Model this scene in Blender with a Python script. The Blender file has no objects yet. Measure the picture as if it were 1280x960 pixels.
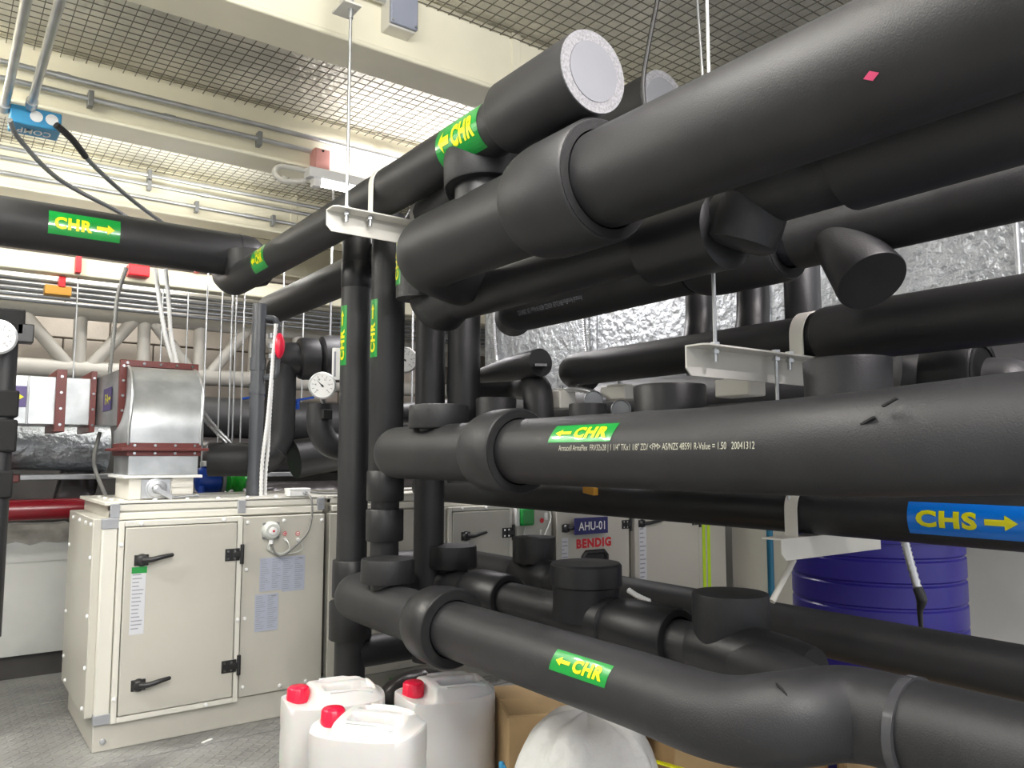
import bpy, bmesh, math, random
from mathutils import Vector, Matrix
random.seed(7)
C = bpy.context.scene.collection
sc = bpy.context.scene
PI = math.pi
# ------------------------------------------------------------------ camera
F = 989.0; PIT = math.atan(92/F); AZ = math.radians(53.96); H = 1.15
fwd = Vector((math.cos(AZ)*math.cos(PIT), math.sin(AZ)*math.cos(PIT), math.sin(PIT)))
rgt = Vector((math.sin(AZ), -math.cos(AZ), 0)); upv = rgt.cross(fwd)
cam = bpy.data.cameras.new('camera'); camo = bpy.data.objects.new('camera', cam); C.objects.link(camo)
cam.sensor_width = 36; cam.lens = F/1280*36; cam.clip_start = 0.05
camo.matrix_world = Matrix(((rgt.x, upv.x, -fwd.x, 0), (rgt.y, upv.y, -fwd.y, 0), (rgt.z, upv.z, -fwd.z, H), (0, 0, 0, 1)))
sc.camera = camo
# ------------------------------------------------------------------ world, lamp and added fills, exposure
sc.view_settings.view_transform = 'Standard'; sc.view_settings.look = 'None'
sc.view_settings.exposure = 0.75; sc.view_settings.gamma = 1
w = bpy.data.worlds.new('world'); sc.world = w; w.use_nodes = True
w.node_tree.nodes['Background'].inputs[0].default_value = (0.93, 0.96, 1.0, 1)
w.node_tree.nodes['Background'].inputs[1].default_value = 0.70

def area(name, loc, sx, sy, power, col=(1, 0.97, 0.95), rot=(0, 0, 0)):
    l = bpy.data.lights.new(name, 'AREA'); l.shape = 'RECTANGLE'; l.size = sx; l.size_y = sy; l.energy = power; l.color = col
    o = bpy.data.objects.new(name, l); o.location = loc; o.rotation_euler = rot; C.objects.link(o); return o
for lx, ly, pw, up, side, cl_ in ((2.2, 3.70, 22, .22, 0, (1, .96, .98)), (.2, 1.25, 15, 1.8, .3, (1, .98, .95)), (1.5, -.1, 44, .8, 0, (1, .93, .98)), (-.95, 2.8, 18, 1.3, .4, (1, .98, .95)), (.8, 5.75, 7, .3, .25, (1, .98, .94)), (-.6, 3.9, 24, .6, .6, (1, .98, .95)), (.6, -.9, 24, 1.1, .9, (1, .98, .95)), (1.0, 4.75, 9, .5, 0, (1, .98, .92))):
    area('lamp_and_fill_light', (lx, ly, 2.505), 1.2, .06, pw, cl_)                     # batten first, then mostly unseen fills added; shining down, up and sideways
    area('lamp_and_fill_light', (lx, ly, 2.62), 1.2, .06, pw*up, cl_, (PI, 0, 0))
    if side: area('lamp_and_fill_light', (lx, ly+.04, 2.56), 1.2, .06, pw*side, cl_, (PI/2, 0, 0))

def at(px, py, x=None, y=None, z=None, d=None):
    """world point seen at photo pixel (px, py) on the given plane / at the given depth"""
    R = fwd + rgt*((px-640)/F) - upv*((py-480)/F)
    t = d if d is not None else (x/R.x if x is not None else y/R.y if y is not None else (z-H)/R.z)
    return Vector((0, 0, H)) + R*t
V = Vector
# ------------------------------------------------------------------ materials
MATS = {}
def mat(name, col, rough=0.5, metal=0.0, bump=None, var=0.0, emit=None, trans=0.0, coat=0.0, vscale=4, sss=0, alpha=1):
    """bump=(kind, scale, strength, distance)"""
    if name in MATS: return MATS[name]
    m = bpy.data.materials.new(name); m.use_nodes = True; nt = m.node_tree; b = nt.nodes['Principled BSDF']
    b.inputs['Base Color'].default_value = (*col, 1); b.inputs['Roughness'].default_value = rough; b.inputs['Metallic'].default_value = metal
    b.inputs['Coat Weight'].default_value = coat
    if trans: b.inputs['Transmission Weight'].default_value = trans
    if sss: b.inputs['Subsurface Weight'].default_value = sss; b.inputs['Subsurface Scale'].default_value = .02
    if alpha < 1: b.inputs['Alpha'].default_value = alpha
    if emit: b.inputs['Emission Color'].default_value = (*emit[0], 1); b.inputs['Emission Strength'].default_value = emit[1]
    tc = nt.nodes.new('ShaderNodeTexCoord')
    geo = nt.nodes.new('ShaderNodeNewGeometry')
    if var:
        n = nt.nodes.new('ShaderNodeTexNoise'); n.inputs['Scale'].default_value = vscale; n.inputs['Detail'].default_value = 6
        nt.links.new(geo.outputs['Position'], n.inputs['Vector'])
        mx = nt.nodes.new('ShaderNodeMix'); mx.data_type = 'RGBA'
        mx.inputs[6].default_value = (*[max(0, c*(1-var)) for c in col], 1); mx.inputs[7].default_value = (*[min(1, c*(1+var)) for c in col], 1)
        cr = nt.nodes.new('ShaderNodeMapRange'); cr.inputs[1].default_value = .35; cr.inputs[2].default_value = .65
        nt.links.new(n.outputs['Fac'], cr.inputs[0]); nt.links.new(cr.outputs[0], mx.inputs[0]); nt.links.new(mx.outputs[2], b.inputs['Base Color'])
    if bump:
        kind, scale, st, dist = bump
        if kind == 'noise':
            t = nt.nodes.new('ShaderNodeTexNoise'); t.inputs['Detail'].default_value = 8; out = t.outputs['Fac']
        elif kind == 'voronoi':
            t = nt.nodes.new('ShaderNodeTexVoronoi'); out = t.outputs['Distance']
        elif kind == 'crinkle':
            t = nt.nodes.new('ShaderNodeTexNoise'); t.noise_type = 'RIDGED_MULTIFRACTAL'; t.inputs['Detail'].default_value = 5; t.inputs['Distortion'].default_value = .8; out = t.outputs['Fac']
        elif kind == 'tread':
            t = nt.nodes.new('ShaderNodeTexBrick'); out = t.outputs['Fac']
            t.inputs['Mortar Size'].default_value = .28; t.inputs['Brick Width'].default_value = 1.0; t.inputs['Row Height'].default_value = .5
            t.inputs['Mortar Smooth'].default_value = .4
        t.inputs['Scale'].default_value = scale
        nt.links.new(geo.outputs['Position'], t.inputs['Vector'])
        bp = nt.nodes.new('ShaderNodeBump'); bp.inputs['Strength'].default_value = st; bp.inputs['Distance'].default_value = dist
        if kind == 'tread': bp.invert = True
        nt.links.new(out, bp.inputs['Height']); nt.links.new(bp.outputs['Normal'], b.inputs['Normal'])
    MATS[name] = m; return m
foam = mat('foam', (0.017, 0.017, 0.0185), 0.5, bump=('noise', 320, .5, .0012), var=.12, vscale=7)
foam_s = mat('foam_smooth', (0.014, 0.014, 0.0155), 0.42, bump=('noise', 90, .35, .001), var=.1)
foam_cut = mat('foam_cut', (0.006, 0.006, 0.0065), 0.8, bump=('noise', 420, .6, .002))
foam_grey = mat('foam_cut_grey', (0.20, 0.20, 0.21), 0.85, bump=('noise', 500, .6, .002), var=.25, vscale=160)
disc_grey = mat('disc_grey', (0.15, 0.155, 0.17), 0.6, bump=('noise', 200, .2, .001), var=.06)
glue = mat('glue', (0.02, 0.021, 0.028), 0.25, bump=('noise', 60, .9, .004))
cream = mat('cream_paint', (0.80, 0.76, 0.60), 0.4, var=.05, vscale=3)
cream_w = mat('cream_white', (0.70, 0.68, 0.62), 0.45, var=.04)
ahu_m = mat('ahu_sheet', (0.49, 0.475, 0.42), 0.38, var=.03, vscale=2)
ahu_l = mat('ahu_frame', (0.66, 0.645, 0.58), 0.38)
grey_pl = mat('grey_plastic', (0.30, 0.31, 0.33), 0.5)
box_grey = mat('box_grey', (0.27, 0.29, 0.35), 0.45)
steel = mat('galvanised', (0.52, 0.53, 0.54), 0.33, 0.85, var=.12, vscale=9)
steel_dull = mat('galvanised_dull', (0.30, 0.31, 0.32), 0.42, 0.7, var=.15, vscale=12)
duct_m = mat('duct_sheet', (0.43, 0.45, 0.46), 0.36, 0.75, bump=('noise', 6, .12, .02), var=.16, vscale=9)
foil = mat('foil', (0.36, 0.38, 0.40), 0.38, 0.8, bump=('noise', 26, .9, .02), var=.15, vscale=6)
foil_c = mat('ceiling_foil', (0.80, 0.78, 0.70), 0.38, 0.5, bump=('noise', 24, .9, .02), var=.2, vscale=3)
foil_d = mat('dark_foil', (0.05, 0.045, 0.045), 0.3, 0.3, bump=('crinkle', 8, .9, .02))
wire = mat('wire', (0.17, 0.16, 0.13), 0.5, 0.6)
maroon = mat('maroon', (0.13, 0.022, 0.018), 0.4)
redpaint = mat('red_pipe', (0.16, 0.006, 0.012), 0.25)
red = mat('red_plastic', (0.72, 0.008, 0.045), 0.3)
redlab = mat('red_label', (0.6, 0.01, 0.02), 0.4)
white = mat('white_plastic', (0.80, 0.80, 0.79), 0.35)
cableg = mat('cable_grey', (0.20, 0.20, 0.19), 0.5)
black = mat('black_plastic', (0.018, 0.018, 0.019), 0.38)
pvc = mat('pvc_grey', (0.075, 0.08, 0.09), 0.35)
green = mat('label_green', (0.003, 0.26, 0.035), 0.3, coat=.3)
yellow = mat('label_yellow', (0.72, 0.68, 0.0), 0.4)
sblue = mat('label_blue', (0.0, 0.17, 0.68), 0.35, coat=.3)
cblue = mat('box_blue', (0.03, 0.26, 0.50), 0.4)
navy = mat('navy', (0.018, 0.018, 0.12), 0.35)
purple = mat('purple', (0.07, 0.045, 0.18), 0.4)
barrelm = mat('barrel_blue', (0.022, 0.014, 0.25), 0.33)
bmotor = mat('motor_blue', (0.005, 0.06, 0.42), 0.35)
gmotor = mat('motor_green', (0.03, 0.52, 0.05), 0.35)
lever_b = mat('lever_blue', (0.01, 0.10, 0.6), 0.35)
lime = mat('lime_strip', (0.50, 0.75, 0.02), 0.5)
teal = mat('teal_pipe', (0.01, 0.13, 0.22), 0.4)
hdpe = mat('hdpe', (0.64, 0.63, 0.62), 0.38, sss=.25, var=.02)
card = mat('cardboard', (0.50, 0.34, 0.17), 0.75, var=.1, vscale=5)
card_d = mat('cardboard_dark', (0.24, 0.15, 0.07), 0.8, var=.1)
paper = mat('paper', (0.60, 0.61, 0.64), 0.5)
paper_b = mat('paper_blue', (0.40, 0.43, 0.52), 0.45)
ink = mat('ink', (0.05, 0.05, 0.07), 0.6)
ink_l = mat('ink_light', (0.45, 0.45, 0.36), 0.6)
ink_g = mat('ink_grey', (0.28, 0.29, 0.33), 0.6)
orange = mat('orange', (0.55, 0.27, 0.03), 0.5)
pink = mat('pink', (0.75, 0.08, 0.2), 0.5)
salmon = mat('salmon', (0.62, 0.30, 0.27), 0.45)
block_m = mat('block', (0.62, 0.56, 0.49), 0.85, bump=('noise', 60, .4, .004), var=.1, vscale=3)
mortar = mat('mortar', (0.17, 0.15, 0.13), 0.9)
plaster = mat('plaster', (0.46, 0.47, 0.45), 0.7, var=.1, vscale=3, bump=('noise', 12, .3, .01))
conc = mat('concrete', (0.28, 0.27, 0.24), 0.85, var=.25, vscale=9, bump=('noise', 20, .6, .02))
dark_conc = mat('dark_conc', (0.055, 0.052, 0.05), 0.9, var=.2)
truss_m = mat('truss_paint', (0.50, 0.48, 0.44), 0.5, var=.06)
plate_m = mat('tread_plate', (0.26, 0.26, 0.25), 0.45, 0.2, var=.22, vscale=4)
def tread(m):
    nt = m.node_tree; b = nt.nodes['Principled BSDF']; geo = nt.nodes.new('ShaderNodeNewGeometry'); out = None
    for k, ang_ in enumerate((PI/4, -PI/4)):
        mp = nt.nodes.new('ShaderNodeMapping'); mp.inputs['Rotation'].default_value = (0, 0, ang_); mp.inputs['Scale'].default_value = (22, 22, 1); mp.inputs['Location'].default_value = (.5*k, .5*k, 0)
        fr_ = nt.nodes.new('ShaderNodeVectorMath'); fr_.operation = 'FRACTION'; sb = nt.nodes.new('ShaderNodeVectorMath'); sb.operation = 'SUBTRACT'; sb.inputs[1].default_value = (.5, .5, 0)
        ml = nt.nodes.new('ShaderNodeVectorMath'); ml.operation = 'MULTIPLY'; ml.inputs[1].default_value = (.9, 3.2, 0)
        ln = nt.nodes.new('ShaderNodeVectorMath'); ln.operation = 'LENGTH'; mr = nt.nodes.new('ShaderNodeMapRange'); mr.inputs[1].default_value = .5; mr.inputs[2].default_value = .3
        L_ = nt.links.new; L_(geo.outputs['Position'], mp.inputs[0]); L_(mp.outputs[0], fr_.inputs[0]); L_(fr_.outputs[0], sb.inputs[0]); L_(sb.outputs[0], ml.inputs[0]); L_(ml.outputs[0], ln.inputs[0]); L_(ln.outputs['Value'], mr.inputs[0])
        if out is None: out = mr.outputs[0]
        else:
            mm = nt.nodes.new('ShaderNodeMath'); mm.operation = 'MAXIMUM'; L_(out, mm.inputs[0]); L_(mr.outputs[0], mm.inputs[1]); out = mm.outputs[0]
    bp = nt.nodes.new('ShaderNodeBump'); bp.inputs['Strength'].default_value = 1; bp.inputs['Distance'].default_value = .004
    nt.links.new(out, bp.inputs['Height']); nt.links.new(bp.outputs[0], b.inputs['Normal'])
tread(plate_m)
wallr = mat('wall_right', (0.55, 0.55, 0.53), 0.7, var=.08, vscale=2)
glow = mat('tube_glow', (1, 1, 1), 0.5, emit=((1, 0.97, 1.0), 14))
bagm = mat('plastic_bag', (0.80, 0.80, 0.78), 0.28, bump=('noise', 9, .8, .03), alpha=.72, var=.1)
lens = mat('clear_plastic', (0.72, 0.74, 0.70), 0.15, alpha=.75)
chrome = mat('chrome', (0.7, 0.7, 0.7), 0.15, 1.0)
flexm = mat('flex_steel', (0.62, 0.62, 0.63), 0.3, 0.8)

# ------------------------------------------------------------------ mesh builder
def frame_of(d):
    d = d.normalized(); a = V((0, 0, 1)) if abs(d.z) < .9 else V((1, 0, 0))
    n = d.cross(a).normalized(); return n, d.cross(n).normalized()
BASE = {}
class MB:
    def __init__(s): s.v = []; s.f = []
    def add(s, vs, fs):
        o = len(s.v); s.v += [V(v) for v in vs]; s.f += [tuple(i+o for i in f) for f in fs]; return s
    def box(s, lo, hi, rot=None):
        x0, y0, z0 = [min(a, b) for a, b in zip(lo, hi)]; x1, y1, z1 = [max(a, b) for a, b in zip(lo, hi)]
        vs = [V(p) for p in ((x0, y0, z0), (x1, y0, z0), (x1, y1, z0), (x0, y1, z0), (x0, y0, z1), (x1, y0, z1), (x1, y1, z1), (x0, y1, z1))]
        if rot:
            c = (vs[0]+vs[6])/2; vs = [c + rot @ (v-c) for v in vs]
        return s.add(vs, [(0, 3, 2, 1), (4, 5, 6, 7), (0, 1, 5, 4), (1, 2, 6, 5), (2, 3, 7, 6), (3, 0, 4, 7)])
    def obox(s, c, ex, ey, ez):
        """box from centre and half-extent vectors"""
        c, ex, ey, ez = V(c), V(ex), V(ey), V(ez)
        vs = [c+ex*a+ey*b+ez*k for k in (-1, 1) for a, b in ((-1, -1), (1, -1), (1, 1), (-1, 1))]
        return s.add(vs, [(0, 3, 2, 1), (4, 5, 6, 7), (0, 1, 5, 4), (1, 2, 6, 5), (2, 3, 7, 6), (3, 0, 4, 7)])
    def lathe(s, p0, d, prof, seg=40):
        """prof = [(along, radius)...]"""
        p0, d = V(p0), V(d).normalized(); n, b = frame_of(d); vs = []; fs = []
        for (t, r) in prof:
            for k in range(seg):
                a = 2*PI*k/seg; vs.append(p0 + d*t + (n*math.cos(a)+b*math.sin(a))*r)
        for i in range(len(prof)-1):
            for k in range(seg):
                k2 = (k+1) % seg; fs.append((i*seg+k, i*seg+k2, (i+1)*seg+k2, (i+1)*seg+k))
        if prof[0][1] > 1e-5: fs.append(tuple(range(seg-1, -1, -1)))
        if prof[-1][1] > 1e-5: fs.append(tuple((len(prof)-1)*seg+k for k in range(seg)))
        return s.add(vs, fs)
    def cyl(s, p0, p1, r, seg=24, r1=None):
        p0, p1 = V(p0), V(p1); return s.lathe(p0, p1-p0, [(0, r), ((p1-p0).length, r if r1 is None else r1)], seg)
    def tube(s, pts, r, seg=24, fillet=0, round0=False, round1=False, corr=0, n_arc=9, smooth=False):
        pts = [V(p) for p in pts]
        rs = list(r) if isinstance(r, (list, tuple)) else [r]*len(pts)
        if smooth:
            P = []; Q = []
            n = len(pts)
            for i in range(n-1):
                p0, p1, p2, p3 = pts[max(i-1, 0)], pts[i], pts[i+1], pts[min(i+2, n-1)]
                for j in range(10):
                    t = j/10; P.append(.5*((2*p1)+(-p0+p2)*t+(2*p0-5*p1+4*p2-p3)*t*t+(-p0+3*p1-3*p2+p3)*t**3)); Q.append(rs[i]*(1-t)+rs[i+1]*t)
            P.append(pts[-1]); Q.append(rs[-1]); pts, rs = P, Q
        elif fillet:
            P = [pts[0]]; Q = [rs[0]]
            for i in range(1, len(pts)-1):
                a, b, c = pts[i-1], pts[i], pts[i+1]; l = min(fillet, (a-b).length*.49, (c-b).length*.49)
                u, v_ = (a-b).normalized()*l, (c-b).normalized()*l
                for j in range(n_arc+1):
                    t = j/n_arc; P.append(b + u*(1-t)**2 + v_*t*t); Q.append(rs[i])
            P.append(pts[-1]); Q.append(rs[-1]); pts, rs = P, Q
        if corr:
            P = [pts[0]]; Q = [rs[0]]; acc = 0; flip = 0
            for i in range(1, len(pts)):
                seg_l = (pts[i]-pts[i-1]).length; k = max(1, int(seg_l/corr))
                for j in range(1, k+1):
                    t = j/k; P.append(pts[i-1].lerp(pts[i], t)); flip ^= 1; Q.append(rs[i]*(1 if flip else .78))
            pts, rs = P, Q
        n = len(pts); T = [(pts[min(i+1, n-1)]-pts[max(i-1, 0)]).normalized() for i in range(n)]
        if round0:
            d0 = T[0]; add = [(-math.cos(a)*rs[0]*.9, rs[0]*math.sin(a)) for a in [0.12, .4, .8, 1.2]]
            pre = [(pts[0]+d0*t, q) for t, q in add]; pts = [p for p, q in pre]+pts; rs = [q for p, q in pre]+rs; T = [d0]*4+T
        if round1:
            d1 = T[-1]; add = [(math.cos(a)*rs[-1]*.9, rs[-1]*math.sin(a)) for a in [1.2, .8, .4, .12]]
            r_last = rs[-1]; p_last = pts[-1]
            for t, q in add: pts.append(p_last+d1*t); rs.append(q); T.append(d1)
        n = len(pts); nn, _ = frame_of(T[0]); vs = []; fs = []
        for i in range(n):
            t = T[i]; nn = (nn - t*nn.dot(t)); nn = nn.normalized() if nn.length > 1e-6 else frame_of(t)[0]
            bb = t.cross(nn)
            for k in range(seg):
                a = 2*PI*k/seg; vs.append(pts[i] + (nn*math.cos(a)+bb*math.sin(a))*rs[i])
        for i in range(n-1):
            for k in range(seg):
                k2 = (k+1) % seg; fs.append((i*seg+k, i*seg+k2, (i+1)*seg+k2, (i+1)*seg+k))
        fs.append(tuple(range(seg-1, -1, -1))); fs.append(tuple((n-1)*seg+k for k in range(seg)))
        return s.add(vs, fs)
    def sphere(s, c, r, seg=20, sc=(1, 1, 1)):
        n = seg//2; vs = []; fs = []
        for i in range(n+1):
            th = PI*i/n
            for k in range(seg):
                a = 2*PI*k/seg; vs.append(V(c)+V((math.sin(th)*math.cos(a)*r*sc[0], math.sin(th)*math.sin(a)*r*sc[1], math.cos(th)*r*sc[2])))
        for i in range(n):
            for k in range(seg):
                k2 = (k+1) % seg; fs.append((i*seg+k, (i+1)*seg+k, (i+1)*seg+k2, i*seg+k2))
        return s.add(vs, fs)
    def loft(s, rings, cap=True):
        """rings of equal length point lists"""
        vs = [p for r in rings for p in r]; m = len(rings[0]); fs = []
        for i in range(len(rings)-1):
            for k in range(m):
                k2 = (k+1) % m; fs.append((i*m+k, i*m+k2, (i+1)*m+k2, (i+1)*m+k))
        if cap: fs += [tuple(range(m-1, -1, -1)), tuple((len(rings)-1)*m+k for k in range(m))]
        return s.add(vs, fs)
    def prism(s, poly, n, depth):
        """planar polygon (3-D points) thickened by depth along n"""
        n = V(n).normalized(); m = len(poly); a = [V(p) for p in poly]; b = [p+n*depth for p in a]
        fs = [tuple(range(m-1, -1, -1)), tuple(range(m, 2*m))]+[(k, (k+1) % m, m+(k+1) % m, m+k) for k in range(m)]
        return s.add(a+b, fs)
    def build(s, name, m, parent=None, origin=None, smooth=True, bevel=0, fix=True, ang=40):
        me = bpy.data.meshes.new(name)
        L = BASE.get(parent.name, V((0, 0, 0))) if parent else (V(origin) if origin is not None else V((0, 0, 0)))
        me.from_pydata([tuple(v-L) for v in s.v], [], s.f)
        if fix:
            bm = bmesh.new(); bm.from_mesh(me); bmesh.ops.recalc_face_normals(bm, faces=bm.faces); bm.to_mesh(me); bm.free()
        me.materials.append(m)
        if smooth: me.shade_smooth(); me.set_sharp_from_angle(angle=math.radians(ang))
        o = bpy.data.objects.new(name, me); C.objects.link(o)
        if parent: o.parent = parent; BASE[o.name] = L
        else: o.location = L; BASE[o.name] = L
        if bevel:
            b = o.modifiers.new('bevel', 'BEVEL'); b.width = bevel; b.segments = 3; b.limit_method = 'ANGLE'
        return o

def thing(name, label, cat, loc=(0, 0, 0), group=None, rotz=0):
    o = bpy.data.objects.new(name, None); C.objects.link(o); o.empty_display_size = .05
    o.location = loc; BASE[o.name] = V(loc); o['label'] = label; o['category'] = cat; o.rotation_euler.z = rotz
    if group: o['group'] = group
    return o
def tag(o, label, cat, group=None):
    o['label'] = label; o['category'] = cat
    if group: o['group'] = group
    return o
def struct(o): o['kind'] = 'structure'; return o
def dup(root, loc, label=None, rotz=None):
    r = root.copy(); C.objects.link(r); r.location = loc
    if label: r['label'] = label
    if rotz is not None: r.rotation_euler.z = rotz
    for ch in list(root.children):
        c = ch.copy(); C.objects.link(c); c.parent = r
        for g in ch.children:
            d = g.copy(); C.objects.link(d); d.parent = c
    return r

def hose(name, label, cat, pts, r, m_=None, corr=.007, seg=12, group=None):
    t = MB().tube(pts, r, seg, corr=corr, smooth=True); o = t.build(name, m_ or flexm, origin=pts[0], ang=80); return tag(o, label, cat, group)
# flat / wrapped lettering
_dg = None
def text_geo(body, wdt, hgt, bold=.03, res=3):
    cu = bpy.data.curves.new('t', 'FONT'); cu.body = body; cu.size = 1; cu.offset = bold; cu.resolution_u = res; cu.align_x = 'LEFT'; cu.space_character = 1.0+bold*2.5
    o = bpy.data.objects.new('t', cu); C.objects.link(o); bpy.context.view_layer.update()
    me = bpy.data.meshes.new_from_object(o.evaluated_get(bpy.context.evaluated_depsgraph_get()))
    bm = bmesh.new(); bm.from_mesh(me)
    xs = [v.co.x for v in bm.verts]; ys = [v.co.y for v in bm.verts]; x0, x1, y0, y1 = min(xs), max(xs), min(ys), max(ys)
    for v in bm.verts: v.co = V(((v.co.x-x0)/(x1-x0)*wdt - wdt/2, (v.co.y-y0)/(y1-y0)*hgt - hgt/2, 0))
    bpy.data.objects.remove(o); bpy.data.curves.remove(cu); bpy.data.meshes.remove(me)
    return bm
def slices(bm, ys):
    for y in ys: bmesh.ops.bisect_plane(bm, geom=bm.verts[:]+bm.edges[:]+bm.faces[:], plane_co=(0, y, 0), plane_no=(0, 1, 0))
def bm_obj(bm, name, m, parent, fn):
    L = BASE.get(parent.name, V((0, 0, 0)))
    for v in bm.verts: v.co = fn(v.co.x, v.co.y) - L
    me = bpy.data.meshes.new(name); bm.to_mesh(me); bm.free(); me.materials.append(m)
    o = bpy.data.objects.new(name, me); C.objects.link(o); o.parent = parent; BASE[o.name] = L; return o
def arrow_bm(l, h, left, cx):
    bm = bmesh.new(); s = -1 if left else 1
    P = [(-l/2, -h*.2), (l*.1, -h*.2), (l*.1, -h/2), (l/2, 0), (l*.1, h/2), (l*.1, h*.2), (-l/2, h*.2)]
    vs = [bm.verts.new((cx+s*x, y, 0)) for x, y in P]; bm.faces.new(vs if s > 0 else vs[::-1]); return bm
def wrap(C0, a, n, R):
    C0, a, n = V(C0), V(a).normalized(), V(n); n = (n-a*n.dot(a)).normalized(); mm = n.cross(a)
    def fn(off, shear=0):
        return lambda u, v: C0 + a*(u+shear*v) + (n*math.cos(v/R) + mm*math.sin(v/R))*(R+off)
    return fn
def pipe_label(parent, C0, a, n, R, l, h, txt='CHR', left=True, bg=green, fg=yellow, shear=0, ghost=False, letter_h=.62):
    W = wrap(C0, a, n, R)
    bm = bmesh.new(); bmesh.ops.create_grid(bm, x_segments=8, y_segments=14, size=.5)
    for v in bm.verts: v.co.x *= l; v.co.y *= h
    st = bm_obj(bm, 'pipe_label', bg, parent, W(.0012, shear))
    ys = [h*k/14-h/2 for k in range(1, 14)]
    s = -1 if left else 1
    t = text_geo(txt, l*.52, h*letter_h, .05); bmesh.ops.translate(t, verts=t.verts[:], vec=(-s*l*.16, 0, 0)); slices(t, ys)
    bm_obj(t, 'lettering', fg, st, W(.0026, shear))
    ar = arrow_bm(l*.26, h*.42, left, s*l*.29); slices(ar, ys)
    bm_obj(ar, 'arrow', fg, st, W(.0026, shear))
    if ghost:
        t = text_geo(txt, l*.52, h*letter_h*.5, .02); bmesh.ops.translate(t, verts=t.verts[:], vec=(-s*l*.05, h*.33, 0)); slices(t, ys)
        bm_obj(t, 'lettering', fg, st, W(.0022, shear))
    return st
def flat_text(parent, c, a, u, txt, wdt, hgt, m, off=.001, bold=.03, name='lettering'):
    a, u = V(a), V(u); n = a.cross(u); t = text_geo(txt, wdt, hgt, bold)
    return bm_obj(t, name, m, parent, lambda x, y: V(c)+a*x+u*y+n*off)

# ------------------------------------------------------------------ setting
X, Y, Z = V((1, 0, 0)), V((0, 1, 0)), V((0, 0, 1))
fl = struct(MB().box((-2.2, -1.6, -.12), (5.2, 6.4, -.03)).build('floor', dark_conc))
xs = [-2.2+1.22*i for i in range(7)]; ys_ = [-1.6+1.0*i for i in range(9)]
for i in range(6):
    for j in range(8):
        o = MB().box((xs[i]+.004, ys_[j]+.004, -.03), (min(xs[i+1], 5.2)-.004, min(ys_[j+1], 6.4)-.004, 0)).build('floor_plate', plate_m, fl, bevel=.002)
cl = struct(MB().box((-2.2, -1.6, 2.93), (5.2, 6.6, 3.05)).build('ceiling', foil_c))
m = MB()
x = -1.2
while x < 4.6: m.box((x, 1.2, 2.893), (x+.0032, 6.2, 2.896)); x += .05
y = 1.2
while y < 6.2: m.box((-1.2, y, 2.896), (4.6, y+.0032, 2.899)); y += .05
o = m.build('wire_mesh', wire, cl, smooth=False, fix=False); o['kind'] = 'stuff'
for i, yb in enumerate((2.56, 3.84, 5.10, 6.28)):
    b = MB().box((-2.2, yb, 2.645), (5.2, yb+.14, 2.93)).build('trim_%d' % (i+1), cream, bevel=.02); struct(b)
    m = MB().box((-2.2, yb-.03, 2.635), (5.2, yb+.17, 2.655)).build('flange', cream, b, bevel=.008)
    for xx in (-.4, 1.86, 3.6): MB().box((xx, yb-.006, 2.66), (xx+.045, yb+.02, 2.925)).build('splice_plate', cream, b, bevel=.003)
# far block wall
wf = struct(MB().box((-2.2, 6.42, 0), (5.2, 6.6, 2.93)).build('wall_far', mortar))
for r in range(15):
    z0 = .0+r*.2
    if z0 < 1.3: continue
    for k in range(9):
        x0 = -1.4+k*.6+(.3 if r % 2 else 0)
        if x0+.6 > 4.2: continue
        MB().box((x0+.006, 6.40-random.random()*.006, z0+.006), (x0+.594, 6.43, min(z0+.194, 2.92))).build('block', block_m, wf, bevel=.006)
wl = struct(MB().box((-2.3, -1.6, 0), (-2.2, 6.6, 2.93)).build('wall_left', plaster))
wr = struct(MB().box((5.2, -1.6, 0), (5.3, 6.6, 2.93)).build('wall_right', wallr))
# low wall with broken top on the left
m = MB(); n = 40; top = []
lowwall = struct(MB().box((-2.2, 4.95, .12), (.62, 5.15, .62)).build('wall_low', plaster))
MB().box((-2.2, 4.97, .0), (.62, 5.1, .12)).build('foot_band', dark_conc, lowwall)  # darker band along the foot of the low wall
def ragged(z0, z1, amp, y0, y1, name, mt, seed):
    rnd = random.Random(seed); N = 46; vs = []; fs = []
    for i in range(N+1):
        xx = -2.2+2.82*i/N; t = rnd.uniform(-amp, amp)
        vs += [V((xx, y0, z0)), V((xx, y0, z1+t)), V((xx, y1, z1+t)), V((xx, y1, z0))]
    for i in range(N):
        for k in range(4):
            a = i*4+k; b = i*4+(k+1) % 4; fs.append((a, a+4, b+4, b))
    MB().add(vs, fs).build(name, mt, lowwall, smooth=False)
ragged(.6, .70, .035, 4.945, 5.12, 'broken_plaster', plaster, 3)
ragged(.6, .80, .012, 4.99, 5.14, 'concrete_core', conc, 5)

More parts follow.
